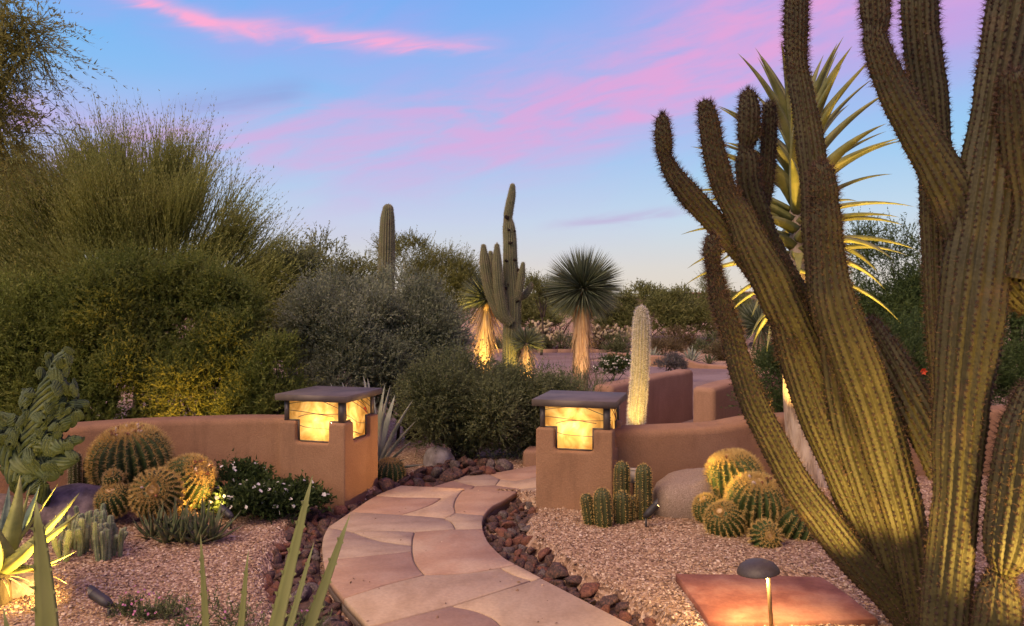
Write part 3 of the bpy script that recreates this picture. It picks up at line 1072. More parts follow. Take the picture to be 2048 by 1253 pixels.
def lantern_pillar(o, label, bulb_uv, cats='lantern'):
    w = W_PIL
    X = pil_matrix(o)
    base_c = (X @ np.array([w / 2, w / 2, 0, 1]))[:3]
    root = thing('lantern_pillar', base_c, label, 'lantern pillar', 'stucco lantern pillars flanking the path')
    mb = MB()
    mb.box((0, 0, -0.25), (w, w, ZN))
    a, t = 0.25 * w, 0.10
    for sx in (0, 1):
        for sy in (0, 1):
            x0, x1 = (0, a) if sx == 0 else (w - a, w)
            y0, y1 = (0, t) if sy == 0 else (w - t, w)
            mb.box((x0, y0, ZN - 0.1), (x1, y1, ZB))
            x0, x1 = (0, t) if sx == 0 else (w - t, w)
            y0, y1 = (0, a) if sy == 0 else (w - a, w)
            mb.box((x0, y0, ZN - 0.1), (x1, y1, ZB))
    me = remeshed(mb.mesh('pillar_base'), 0.018, 4)
    me.transform(Matrix(X.tolist()))
    obj('pillar_base', me, M['stucco'], root)
    # cap: a slightly worn metal-clad slab
    e = 0.034
    cb = MB()
    c = 0.003
    z0, z1 = ZC, ZC + 0.066
    rings = [(e - c, z0), (e, z0 + c), (e, z1 - c), (e - c, z1)]
    vv = [[(-q, -q, z), (w + q, -q, z), (w + q, w + q, z), (-q, w + q, z)] for q, z in rings]
    vv = np.array(vv).reshape(-1, 3)
    ff = [(i * 4 + j, i * 4 + (j + 1) % 4, i * 4 + 4 + (j + 1) % 4, i * 4 + 4 + j) for i in range(3) for j in range(4)]
    ff += [(3, 2, 1, 0), (12, 13, 14, 15)]
    cb.add(vv, ff).xf(X)
    obj('cap', cb.mesh('cap'), M['cap'], root)
    for sx, sy in ((0, 0), (1, 0), (1, 1), (0, 1)):
        pw = 0.062 if (sx, sy) == (1, 0) else 0.045
        x0 = 0.035 if sx == 0 else w - 0.035 - pw
        y0 = 0.035 if sy == 0 else w - 0.035 - pw
        obj('corner_post', MB().box((x0, y0, ZB - 0.03), (x0 + pw, y0 + pw, ZC + 0.01)).xf(X).mesh('corner_post'), M['metal'], root)
    # four glass panels, T-shaped, in metal frames
    def face(k, u, z, d):
        """point of face k (0 front, 1 right, 2 back, 3 left), inset d"""
        u = u * w
        return {0: (u, d, z), 1: (w - d, u, z), 2: (w - u, w - d, z), 3: (d, w - u, z)}[k]
    T = [(.075, ZB + .004), (.26, ZB + .004), (.26, ZN + .006), (.74, ZN + .006), (.74, ZB + .004), (.925, ZB + .004), (.925, ZC - .002), (.075, ZC - .002)]
    for k in range(4):
        v = np.array([face(k, u, z, 0.060) for u, z in T] + [face(k, u, z, 0.066) for u, z in T])
        n = len(T)
        faces = [np.array([[0, 1, 6, 7], [1, 4, 5, 6], [1, 2, 3, 4]]), np.array([[0, 1, 6, 7], [1, 4, 5, 6], [1, 2, 3, 4]])[:, ::-1] + n]
        faces = [np.array([[0, 1, 6, 7], [1, 4, 5, 6], [1, 2, 3, 4]])]
        g = MB().add(v[:n], *faces).xf(X)
        panel = obj('glass_panel', g.mesh('glass_panel'), M['glass'], root)
        fr = MB()
        for (u0, za), (u1, zb) in zip(T, T[1:] + T[:1]):
            p0, p1 = np.array(face(k, u0, za, 0.052)), np.array(face(k, u1, zb, 0.052))
            lo = np.minimum(p0, p1) - 0.0075
            hi = np.maximum(p0, p1) + 0.0075
            fr.box(lo, hi)
        fr.xf(X)
        obj('frame', fr.mesh('frame'), M['metal'], panel)
        for line in (LEAD_FRONT if k in (0, 2) else LEAD_SIDE):
            pts = [face(k, u, z, 0.056) for u, z in line]
            tb = MB().tube(cr(np.array(pts), 5), 0.0036, 5).xf(X)
            obj('lead_line', tb.mesh('lead_line'), M['metal'], panel)
        if k in (1, 3):
            for col, tri in (('petal_red', [(.66, .88), (.74, .89), (.80, .80)]), ('lf_green', [(.55, 1.0), (.60, 1.0), (.74, .905)])):
                tv = np.array([face(k, u, z, 0.058) for u, z in tri])
                obj('coloured_glass', MB().add(tv, [(0, 1, 2)]).xf(X).mesh('coloured_glass'), M[col], panel)
    # lamp
    bu, bv, bz = bulb_uv
    bp = (X @ np.array([bu * w, bv * w, 0, 1]))[:3]
    bm = bmesh.new()
    bmesh.ops.create_icosphere(bm, subdivisions=2, radius=0.04)
    bme = bpy.data.meshes.new('bulb')
    bm.to_mesh(bme)
    bm.free()
    obj('bulb', bme, M['bulb'], root, (bp[0], bp[1], bz))
    sk = MB().tube([(bp[0], bp[1], ZN - 0.02), (bp[0], bp[1], bz - 0.03)], 0.018, 8)
    obj('lamp_holder', sk.mesh('lamp_holder'), M['metal'], root)
    return root


lantern_pillar(LP_O, 'stucco pillar with glowing amber glass lantern left of the path', (0.60, 0.33, 0.77))
lantern_pillar(RP_O, 'stucco pillar with glowing amber glass lantern right of the path', (0.47, 0.32, 0.79))

wall('garden_wall', [(-6.8, 6.3), (-5.9, 7.1), (-5.0, 7.75), (-4.2, 8.1), (-3.3, 8.27), (-2.3, 8.22)], 0.38, -0.2, [0.72, 0.72, 0.73, 0.75, 0.77, 0.775],
     'low curving stucco wall left of the left lantern pillar')
wall('garden_wall', [(0.85, 7.72), (1.5, 7.78), (2.1, 8.0), (2.8, 8.45), (3.8, 8.85), (5.0, 9.15), (7.5, 9.4)], 0.40, -0.2, [0.735, 0.735, 0.735, 0.74, 0.74, 0.74, 0.74],
     'low curving stucco wall running right from the right lantern pillar')
wall('garden_wall', [(1.42, 11.5), (2.3, 12.65), (3.15, 13.75)], 0.34, -0.3, [0.77, 0.80, 0.82], 'straight stucco wall behind the woolly white cactus', 'stucco_pale')
wall('garden_wall', [(2.88, 11.2), (3.6, 12.1), (4.9, 13.8)], 0.36, -0.3, [0.78, 0.80, 0.82], 'short dark-sided stucco wall right of the gap beyond the garden', 'stucco_pale')
wall('seat_wall', [(0.22, 10.0), (0.75, 9.9), (1.1, 9.95)], 0.40, -0.3, 0.09, 'knee-high stucco block just behind the right lantern pillar', 'stucco_pale', 0.05)
wall('garden_wall', [(2.95, 14.6), (3.45, 15.3)], 0.30, -0.3, [0.42, 0.42], 'small stucco stub seen through the gap between the two walls', 'stucco_pale', 0.05)
wall('garden_wall', [(3.6, 27.5), (4.6, 26.6), (5.7, 25.6), (6.05, 25.3), (6.5, 25.0), (8.0, 24.4), (10.5, 24.0)], 0.3, -0.4, [0.26, 0.24, 0.22, 0.12, 0.02, 0.0, 0.0],
     'far low stucco wall with a step in its top beside the driveway', 'stucco_pale', 0.06)

# ------------------------------------------------------------------ lamps
def spot(parent, loc, target, power, angle, color=WARM, blend=0.6, radius=0.03):
    d = bpy.data.lights.new('spot', 'SPOT')
    d.energy = power
    d.spot_size = math.radians(angle)
    d.spot_blend = blend
    d.color = color
    d.shadow_soft_size = radius
    o = bpy.data.objects.new('spot_beam', d)
    put(o, parent, loc)
    o.rotation_euler = (Vector(target) - Vector(loc)).to_track_quat('-Z', 'Y').to_euler()
    return o


def bullet_light(base, target, power, angle, label, color=WARM, length=0.15, rad=0.034, blend=0.6):
    """ground stake spotlight: stake, knuckle, housing with hood, lens"""
    base = np.array(base, float)
    root = thing('spotlight', base, label, 'spotlight', 'landscape spotlights on ground stakes')
    d = unit(np.array(target, float) - (base + [0, 0, 0.1]))
    k = base + [0, 0, 0.075]
    obj('stake', MB().tube([base + [0, 0, -0.06], base + [0, 0, 0.06]], 0.010, 6).mesh('stake'), M['fixture'], root)
    obj('knuckle', MB().tube([k - [0.022, 0, 0], k + [0.022, 0, 0]], 0.016, 8).mesh('knuckle'), M['fixture'], root)
    a = k - d * 0.01
    pr = [(0.0, 0.018), (0.012, 0.028), (0.05, rad), (length - 0.004, rad), (length, rad * 1.05)]
    hs = MB().tube([a + d * t for t, _ in pr], [r for _, r in pr], 14)
    obj('housing', hs.mesh('housing', True), M['fixture'], root)
    # hood: open half tube above the lens
    up = unit(np.array([0, 0, 1.0]) - d * d[2])
    sd_ = np.cross(d, up)
    th = np.linspace(0.1, math.pi - 0.1, 9)
    r1 = np.array([a + d * (length - 0.004) + (sd_ * math.cos(t) + up * math.sin(t)) * rad * 1.06 for t in th])
    r2 = np.array([a + d * (length + 0.045 * math.sin(t)) + (sd_ * math.cos(t) + up * math.sin(t)) * rad * 1.06 for t in th])
    i = np.arange(8)
    obj('hood', MB().add(np.vstack([r1, r2]), np.stack([i, i + 1, i + 10, i + 9], -1)).mesh('hood'), M['fixture'], root)
    lc = a + d * (length + 0.001)
    obj('lens', MB().add([lc + (sd_ * math.cos(t) + up * math.sin(t)) * rad * 0.85 for t in np.linspace(0, 2 * math.pi, 12, endpoint=False)],
                         [tuple(range(12))]).mesh('lens'), M['lens'], root)
    spot(root, lc + d * 0.012, np.array(target, float), power, angle, color, blend)
    return root


def mushroom_lamp():
    Y = 4.45
    top = P(1515, 1122, Y)
    foot = np.array([P(1543, 1253, Y)[0] + 0.004, Y, 0.04])
    neck = P(1536, 1158, Y)
    root = thing('path_lamp', foot, 'bronze mushroom path lamp standing over the red slab', 'path lamp')
    obj('stem', MB().tube([foot, (foot + neck) / 2, neck + [0, 0, 0.03]], 0.0125, 12).mesh('stem', True), M['brass'], root)
    c = P(1516, 1140, Y)
    ax = unit(np.array([-0.10, 0.05, 1.0]))
    e1 = unit(np.cross(ax, [0, 1, 0]))
    e2 = np.cross(ax, e1)
    prof = [(0.001, 0.058), (0.034, 0.0565), (0.068, 0.049), (0.096, 0.034), (0.115, 0.013), (0.124, -0.008), (0.124, -0.013), (0.118, -0.011),
            (0.106, 0.009), (0.08, 0.031), (0.034, 0.045), (0.001, 0.046)]
    th = np.linspace(0, 2 * math.pi, 32, endpoint=False)
    v = np.array([[c + ax * h + (e1 * math.cos(t) + e2 * math.sin(t)) * r for t in th] for r, h in prof]).reshape(-1, 3)
    i = np.arange(len(prof) - 1)[:, None] * 32
    j = np.arange(32)[None]
    f = np.stack([i + j, i + (j + 1) % 32, i + 32 + (j + 1) % 32, i + 32 + j], -1).reshape(-1, 4)
    obj('shade', npmesh('shade', v, f, None, True), M['shade_metal'], root)
    obj('bulb', MB().tube([c + ax * 0.03, c + ax * 0.012], [0.014, 0.012], 8).mesh('bulb'), M['lens'], root)
    spot(root, c + ax * 0.004, c - np.array([0.05, -0.10, 1.0]), 42, 158, (1.0, 0.66, 0.26), 0.5, 0.02)


M['brass'] = mat('stem_brass', [(0.16, 0.10, 0.05), (0.26, 0.17, 0.08)], scale=9, rough=0.4, metallic=0.6, bump=0.03, spec=0.5)
M['shade_metal'] = mat('shade_metal', [(0.05, 0.038, 0.032), (0.072, 0.056, 0.047)], scale=60, rough=0.5, metallic=0.0, bump=0.04, bscale=400, spec=0.4)
mushroom_lamp()

bullet_light(G(218, 1232) + [0, 0, 0.0], P(30, 1075, 5.05), 210, 100, 'dark bullet spotlight in gravel aimed at the yellow-lit aloe', YELL)
bullet_light(G(1292, 1060) + [0, 0, 0.05], (1.85, 6.6, 0.85), 130, 95, 'dark bullet spotlight in gravel between torch cacti and granite boulder', YELL)
bullet_light((-2.52, 6.72, 0.03), (-3.05, 7.2, 0.30), 45, 80, 'bullet spotlight tucked behind the spiky aloe clump beside the barrel cacti', (1, 0.58, 0.18))
bullet_light((-3.95, 8.68, 0), (-4.15, 9.9, 2.2), 120, 100, 'uplight behind the left wall aimed at the creosote hedge', (1, 0.48, 0.10))
bullet_light((2.55, 7.55, 0.05), (3.1, 8.1, 3.3), 760, 62, 'uplight in front of the tree aloe trunk', YELL)
bullet_light((3.9, 7.7, 0.05), (3.15, 8.2, 3.6), 620, 62, 'uplight on the right side of the tree aloe', YELL)
bullet_light((1.35, 8.35, 0.0), (1.52, 9.1, 1.0), 150, 44, 'uplight behind the right wall aimed at the woolly white cactus', YELL)
bullet_light((-0.75, 16.6, -0.13), (-0.72, 18.0, 1.4), 700, 70, 'uplight at the foot of the thatched yucca left of the saguaro', YELL)
bullet_light((0.33, 15.7, -0.13), (0.42, 17.0, 0.75), 300, 70, 'uplight at the small yucca right of the saguaro', YELL)
bullet_light((1.45, 15.4, -0.13), (1.6, 17.0, 1.2), 160, 45, 'uplight at the foot of the round-headed tree yucca', (1, 0.6, 0.25))
bullet_light((2.02, 3.72, 0.0), (1.95, 4.65, 1.5), 180, 66, 'uplight at the foot of the giant torch cactus clump', YELL)
bullet_light((2.75, 2.85, 0.0), (2.55, 4.2, 1.5), 380, 75, 'uplight below the thick torch cactus at the right edge', YELL)
bullet_light((0.40, 8.36, -0.06), (-1.55, 8.0, 0.52), 130, 42, 'small spotlight behind the right lantern pillar aimed across the path', (1, 0.55, 0.16), 0.09, 0.024)
bullet_light((4.3, 12.6, -0.13), (4.55, 13.8, 1.6), 300, 60, 'uplight at the small yucca behind the giant cactus', YELL)
bullet_light((6.6, 11.3, -0.13), (6.9, 12.6, 1.5), 160, 70, 'uplight among the shrubs at right', YELL)

# ------------------------------------------------------------------ cactus builders
def ribbed(pts, rad, nrib, depth, seg=5, rings=None, cap=True, twist=0.0, lump=0.0, seed=0, sharp=1.0):
    """ribbed column: returns verts, faces, tone and areole places (pos, normal, tangent)"""
    p = np.asarray(pts, float)
    r = np.asarray(rad, float)
    if rings:
        q = cr(np.c_[p, r], rings)
        p, r = q[:, :3], np.maximum(q[:, 3], 0.002)
    if cap:
        t = unit(p[-1] - p[-2])
        a = np.linspace(0, math.pi / 2, 7)[1:]
        p = np.vstack([p, p[-1] + t * np.sin(a)[:, None] * r[-1] * 1.15])
        r = np.concatenate([r, r[-1] * np.maximum(np.cos(a), 0.03)])
    if lump:
        w = Wave(seed, 7.0)
        r = r * (1 + lump * w(p))
    t, n, b = frames(p)
    m = nrib * seg
    th = np.arange(m) * 2 * math.pi / m
    L = np.concatenate([[0], np.cumsum(np.linalg.norm(np.diff(p, axis=0), axis=1))])
    prof = (np.abs(np.cos(th * nrib / 2)) ** sharp)
    prof = 1 - depth + depth * prof
    ang = th[None] + twist * L[:, None]
    ring = n[:, None] * np.cos(ang)[..., None] + b[:, None] * np.sin(ang)[..., None]
    v = p[:, None] + ring * (r[:, None] * prof[None])[..., None]
    if lump:
        v = v + ring * (0.8 * lump * r[:, None] * Wave(seed + 3, 8.0)(v) + 0.5 * lump * r[:, None] * Wave(seed + 4, 22.0)(v))[..., None]
    N = len(p)
    i = np.arange(N - 1)[:, None] * m
    j = np.arange(m)[None]
    f = np.stack([i + j, i + (j + 1) % m, i + m + (j + 1) % m, i + m + j], -1).reshape(-1, 4)
    tone = np.broadcast_to(prof[None] * 0.0 + 0.5, (N, m)).copy()
    tone += np.random.default_rng(seed).normal(size=(N, 1)) * 0.05
    tip = np.array([np.arange(m) + (N - 1) * m])
    crest = np.arange(nrib) * seg
    cp = v[:, crest]                       # (N, nrib, 3)
    # outward normal includes the change of radius
    dr = np.gradient(r) / np.maximum(np.gradient(L), 1e-6)
    cn = unit(ring[:, crest] - t[:, None] * np.clip(dr, -3, 3)[:, None, None])
    return v.reshape(-1, 3), [f, tip], tone.reshape(-1), (cp, cn, t, L)


def areoles(ar, step, g, jitter=0.15):
    cp, cn, t, L = ar
    out_p, out_n, out_t = [], [], []
    s = np.arange(step * 0.5, L[-1], step)
    for k in range(cp.shape[1]):
        u = s + g.normal(size=len(s)) * step * jitter + (k % 2) * step * 0.5
        u = np.clip(u, 0, L[-1])
        for arr, src in ((out_p, cp[:, k]), (out_n, cn[:, k]), (out_t, t)):
            arr.append(np.stack([np.interp(u, L, src[:, c]) for c in range(3)], -1))
    return np.vstack(out_p), unit(np.vstack(out_n)), unit(np.vstack(out_t))


def spines(pos, nrm, tan, m, length, width, spread, g, lift=0.0, tbase=None):
    """m thin spines per areole"""
    n = len(pos)
    P0 = np.repeat(pos, m, 0)
    d = np.repeat(nrm, m, 0) + g.normal(size=(n * m, 3)) * spread + np.repeat(tan, m, 0) * lift
    d = unit(d)
    l = length * g.uniform(0.55, 1.2, n * m)
    s = unit(np.cross(d, g.normal(size=(n * m, 3)))) * (width / 2)
    v = np.stack([P0 - s, P0 + s, P0 + d * l[:, None]], 1).reshape(-1, 3)
    f = np.arange(n * m * 3).reshape(-1, 3)
    tone = np.repeat(np.clip(g.random(n * m), 0, 1), 3)
    return v, f, tone


def dots(pos, nrm, r, g):
    """small dark areole pads"""
    n = len(pos)
    base = np.array([[1, 0, 0], [0, 1, 0], [-1, 0, 0], [0, -1, 0], [0, 0, 0.6]], float)
    a = unit(np.cross(nrm, g.normal(size=(n, 3))))
    b = np.cross(nrm, a)
    rr = r * g.uniform(0.7, 1.25, n)
    v = pos[:, None] + (a[:, None] * base[None, :, :1] + b[:, None] * base[None, :, 1:2] + nrm[:, None] * base[None, :, 2:]) * rr[:, None, None]
    f = np.array([[0, 1, 4], [1, 2, 4], [2, 3, 4], [3, 0, 4]])
    return v.reshape(-1, 3), (f[None] + np.arange(n)[:, None, None] * 5).reshape(-1, 3)


def stem_points(spec, Y0, Y1):
    """(px, py, width px) rows, tip first -> base-to-tip points and radii; depth runs Y0 (base) to Y1 (tip)"""
    sp = np.array(spec, float)[::-1]
    t = np.linspace(0, 1, len(sp))
    Y = Y0 + (Y1 - Y0) * t
    pts = np.array([P(x, y, d) for (x, y, _), d in zip(sp, Y)])
    return pts, sp[:, 2] * Y / F / 2


# ---- the giant torch cacti at right
def torch_clump(label, base, stems, seed):
    root = thing('torch_cactus', base, label, 'cactus')
    g = np.random.default_rng(seed)
    for k, (spec, Y0, Y1) in enumerate(stems):
        pts, rad = stem_points(spec, Y0, Y1)
        rad = rad * 0.92
        ln = np.sum(np.linalg.norm(np.diff(pts, axis=0), axis=1))
        nr = 17 if rad.max() > 0.09 else 14
        v, f, tone, ar = ribbed(pts, rad, nr, 0.23, 5, max(4, int(ln / 0.042 / len(pts))), True, 0.08, 0.035, seed * 31 + k, 0.8)
        st = obj('stem', npmesh('stem', v, f, tone, True), M['cactus'], root)
        step = 0.034
        ap, an, at_ = areoles(ar, step, g)
        # the young top of every stem is more densely spined
        L = ar[3][-1]
        sv, sf, stn = spines(ap, an, at_, g.integers(6, 8), 0.030, 0.0024, 0.85, g, 0.15)
        tip = pts[-1]
        young = np.linalg.norm(ap - tip, axis=1) < 0.6
        if young.any():
            v2, f2, t2 = spines(ap[young], an[young], at_[young], 8, 0.046, 0.0028, 0.70, g, 0.25)
            sf = np.vstack([sf, f2 + len(sv)])
            sv = np.vstack([sv, v2])
            stn = np.concatenate([stn, t2 * 0.7])
        o = obj('spines', npmesh('spines', sv, sf, stn), M['spine_brown'], st)
        tag(o, kind='stuff')
        dv, df = dots(ap, an, 0.0105, g)
        o = obj('areoles', npmesh('areoles', dv, df), M['areole'], st)
        tag(o, kind='stuff')
    return root


LSTEMS = [
    ([(1594, -30, 46), (1592, 60, 49), (1594, 130, 44), (1608, 210, 50), (1622, 300, 57), (1632, 400, 60), (1645, 560, 66), (1668, 700, 78), (1690, 830, 84), (1730, 960, 82), (1775, 1090, 75), (1830, 1260, 60)], 4.55, 4.75),
    ([(1645, 350, 50), (1647, 380, 60), (1649, 405, 56), (1650, 440, 66), (1655, 500, 72), (1668, 600, 88), (1702, 700, 98), (1740, 800, 98), (1780, 930, 92), (1815, 1060, 78), (1850, 1260, 58)], 4.45, 4.40),
    ([(1412, 218, 34), (1418, 245, 44), (1425, 290, 48), (1437, 340, 50), (1453, 390, 50), (1478, 430, 60), (1500, 480, 70), (1535, 545, 82), (1565, 610, 84), (1600, 680, 80), (1640, 770, 75), (1690, 900, 70), (1760, 1080, 66), (1835, 1260, 60)], 4.7, 4.65),
    ([(1325, 244, 26), (1326, 262, 34), (1328, 290, 35), (1330, 312, 28), (1342, 340, 35), (1362, 370, 43), (1392, 405, 48), (1425, 440, 48), (1460, 480, 45), (1500, 530, 45), (1550, 600, 45)], 4.78, 4.70),
    ([(1497, 198, 34), (1498, 225, 45), (1497, 270, 44), (1492, 298, 30), (1494, 320, 46), (1498, 370, 50), (1515, 420, 48), (1540, 480, 42), (1575, 545, 40), (1620, 620, 40)], 4.88, 4.85),
    ([(1538, 218, 26), (1539, 245, 32), (1536, 300, 33), (1533, 350, 33), (1527, 395, 31), (1516, 440, 28)], 4.95, 4.95),
    ([(1424, 484, 28), (1424, 505, 36), (1428, 540, 30), (1440, 600, 41), (1463, 668, 51), (1482, 740, 52), (1508, 811, 57), (1546, 883, 62), (1584, 955, 67), (1622, 1009, 72), (1700, 1110, 75), (1765, 1180, 70), (1835, 1265, 60)], 4.55, 4.50),
    ([(1548, 530, 48), (1560, 600, 60), (1578, 680, 62), (1607, 770, 66), (1642, 860, 70), (1677, 940, 70), (1722, 1040, 70), (1782, 1150, 65), (1835, 1260, 55)], 4.62, 4.70),
]
RSTEMS = [
    ([(2040, -60, 100), (2015, 80, 102), (1990, 230, 98), (1970, 400, 118), (1944, 600, 126), (1924, 800, 108), (1911, 1000, 98), (1897, 1150, 94), (1885, 1300, 92)], 4.1, 4.1),
    ([(2026, 170, 56), (2034, 230, 78), (2044, 320, 84), (2060, 430, 86), (2030, 560, 80)], 4.0, 3.92),
    ([(1748, -30, 58), (1751, 25, 58), (1752, 50, 52), (1749, 68, 44), (1754, 95, 52), (1772, 145, 62), (1800, 205, 68), (1840, 275, 76), (1880, 340, 88), (1915, 410, 95), (1945, 520, 90)], 4.15, 4.25),
    ([(1838, -40, 68), (1841, 50, 72), (1848, 120, 72), (1860, 200, 70), (1870, 300, 66), (1870, 420, 62), (1876, 580, 58), (1888, 750, 54), (1900, 950, 50)], 4.32, 4.45),
    ([(2062, 800, 70), (2050, 860, 96), (2038, 960, 112), (2024, 1060, 106), (2014, 1115, 84), (2008, 1146, 44)], 3.9, 3.9),
    ([(1998, 1166, 62), (1996, 1190, 86), (1994, 1240, 96), (1992, 1330, 94)], 3.95, 3.95),
    ([(2140, 540, 75), (2085, 600, 76), (2030, 570, 74), (1975, 480, 66)], 4.28, 4.35),
    ([(1742, 660, 52), (1768, 705, 70), (1806, 775, 80), (1850, 855, 82), (1895, 950, 80)], 4.35, 4.72),
]
torch_clump('giant many-armed torch cactus leaning left in front of the tree aloe', (2.47, 4.55, 0), LSTEMS, 3)
torch_clump('giant torch cactus with thick trunk at the right edge', (2.36, 4.1, 0), RSTEMS, 4)


# ---- golden barrels
def barrel(px, py, rpx, Y, axis, label, group, flowers=0, squash=0.92, nrib=26, seed=0, base=None):
    g = np.random.default_rng(seed)
    c = P(px, py, Y)
    Rr = rpx * Y / F
    ax = unit(np.array(axis, float))
    gzz = gz(c[0], c[1])
    root = thing('barrel_cactus', (c[0], c[1], min(gzz, c[2] - 0.3 * Rr)), label, 'cactus', group)
    ph = np.linspace(0.10, math.pi - 0.10, 34)
    h = -np.cos(ph) * Rr * squash
    r = np.sin(ph) ** 0.8 * Rr
    # sunken crown
    h = np.where(ph > math.pi - 0.5, h - (ph - (math.pi - 0.5)) ** 2 * Rr * 0.35, h)
    pts = c + ax * h[:, None]
    v, f, tone, ar = ribbed(pts, r, int(nrib * 0.86), 0.24, 6, None, False, 0, 0, seed, 0.75)
    obj('body', npmesh('body', v, f, tone, True), M['barrel'], root)
    cp, cn, t, L = ar
    ap, an, at_ = [], [], []
    s = np.arange(0.06 * Rr, L[-1], max(0.03, 0.085 * Rr))
    # arc length over the surface instead of along the axis
    arc = np.concatenate([[0], np.cumsum(np.hypot(np.diff(h), np.diff(r)))])
    s = np.arange(0.3 * Rr, arc[-1] - 0.02 * Rr, max(0.020, 0.062 * Rr))
    nn = unit(np.stack([np.gradient(h), np.gradient(r)], -1))      # tangent in (h, r)
    for k in range(cp.shape[1]):
        u = s + g.normal(size=len(s)) * 0.003
        q = np.stack([np.interp(u, arc, cp[:, k, i]) for i in range(3)], -1)
        rad_dir = unit(np.stack([np.interp(u, arc, (cp[:, k] - pts)[:, i]) for i in range(3)], -1))
        th_, tr_ = np.interp(u, arc, nn[:, 0]), np.interp(u, arc, nn[:, 1])
        ap.append(q)
        an.append(rad_dir * th_[:, None] - ax * tr_[:, None])
        at_.append(ax * th_[:, None] + rad_dir * tr_[:, None])
    ap, an, at_ = np.vstack(ap), unit(np.vstack(an)), unit(np.vstack(at_))
    cut = ap[:, 2] > gzz - 0.02
    ap, an, at_ = ap[cut], an[cut], at_[cut]
    ln = min(0.058, max(0.030, Rr * 0.19))
    sv, sf, st = spines(ap, an * 0.9, at_, 11, ln, 0.0042, 0.48, g, 0.0)
    # crown is denser
    top = (ap - c) @ ax > Rr * squash * 0.80
    if top.any():
        v2, f2, t2 = spines(ap[top], an[top], at_[top], 16, ln * 0.9, 0.0042, 0.5, g, 0.1)
        sf = np.vstack([sf, f2 + len(sv)])
        sv = np.vstack([sv, v2])
        st = np.concatenate([st, np.clip(t2 * 0.5 + 0.5, 0, 1)])
    tag(obj('spines', npmesh('spines', sv, sf, st), M['spine_gold'], root), kind='stuff')
    # woolly crown
    a1 = unit(np.cross(ax, [0.3, 1, 0.2]))
    a2 = np.cross(ax, a1)
    wr = Rr * 0.30
    th = np.linspace(0, 2 * math.pi, 18, endpoint=False)
    rings = [(1.0, 0.0), (0.8, 0.11), (0.5, 0.15), (0.15, 0.12)]
    vv = np.array([[c + ax * (Rr * squash * 0.93 + hh * wr) + (a1 * math.cos(t_) + a2 * math.sin(t_)) * wr * q for t_ in th] for q, hh in rings]).reshape(-1, 3)
    i = np.arange(3)[:, None] * 18
    j = np.arange(18)[None]
    ff = np.stack([i + j, i + (j + 1) % 18, i + 18 + (j + 1) % 18, i + 18 + j], -1).reshape(-1, 4)
    obj('crown_wool', npmesh('crown_wool', vv, [ff, np.array([np.arange(18) + 54])], None, True), M['wool_gold'], root)
    for k in range(flowers):
        a_ = g.random() * 6.28
        rr = wr * g.uniform(0.7, 1.25)
        b0 = c + ax * (Rr * squash * 0.93) + (a1 * math.cos(a_) + a2 * math.sin(a_)) * rr
        d = unit(ax + (a1 * math.cos(a_) + a2 * math.sin(a_)) * 0.5 + g.normal(size=3) * 0.25)
        v_, f_ = tube_vf([b0, b0 + d * 0.018, b0 + d * 0.034, b0 + d * 0.045], np.array([0.008, 0.012, 0.010, 0.003]) * g.uniform(0.8, 1.3), 6)
        obj('dried_flower', npmesh('dried_flower', v_, f_, np.full(len(v_), g.choice([0.1, 0.35, 0.5, 0.95]))), M['dry_flower'], root)
    return root


GL, GR = 'golden barrel cacti beside the left wall', 'golden barrel cacti under the giant torch cactus'
barrel(262, 922, 75, 7.35, (-0.02, -0.22, 1), 'largest golden barrel cactus, crown ringed with dried flowers, by the left wall', GL, 34, 0.86, 30, 1)
barrel(374, 965, 50, 7.15, (0.72, -0.35, 0.62), 'barrel cactus tipped to the right, glowing orange along its right side', GL, 16, 1.05, 26, 2)
barrel(313, 988, 47, 6.75, (0.22, -0.85, 0.42), 'barrel cactus with its round pale crown facing the viewer, left cluster', GL, 3, 0.9, 28, 3)
barrel(228, 1001, 33, 6.7, (0.0, -0.55, 0.8), 'small low barrel cactus beside the dark boulder', GL, 0, 0.9, 22, 4)
barrel(226, 958, 17, 6.75, (0.0, -0.6, 0.8), 'smallest barrel cactus in front of the largest one', GL, 0, 0.95, 16, 5)
barrel(1470, 962, 56, 6.95, (-0.28, -0.05, 0.95), 'hindmost tall barrel cactus of the right cluster with pale yellow top', GR, 3, 1.0, 26, 6)
barrel(1512, 1005, 57, 6.5, (0.02, -0.28, 0.95), 'big barrel cactus with dark dried flowers at the centre of the right cluster', GR, 6, 0.88, 27, 7)
barrel(1417, 1022, 29, 6.75, (-0.45, -0.25, 0.85), 'small barrel cactus at the left end of the right cluster', GR, 0, 1.1, 20, 8)
barrel(1450, 1045, 39, 6.4, (-0.45, -0.55, 0.75), 'barrel cactus leaning left with a fuzzy yellow crown, right cluster front', GR, 0, 1.0, 24, 9)
barrel(1531, 1074, 32, 6.1, (0.02, -0.92, 0.35), 'small barrel cactus with orange crown facing the viewer, front of right cluster', GR, 0, 0.85, 20, 10)
barrel(1592, 1050, 50, 6.4, (0.30, -0.35, 0.85), 'dim barrel cactus at the right end of the right cluster', GR, 0, 0.92, 24, 11)
barrel(1566, 985, 30, 7.0, (0.1, -0.1, 1), 'barrel cactus half hidden behind the centre one, right cluster', GR, 0, 0.9, 20, 12)
barrel(779, 945, 31, 8.75, (0.05, -0.1, 1), 'lone amber barrel cactus just right of the left lantern pillar', None, 0, 0.8, 22, 13)


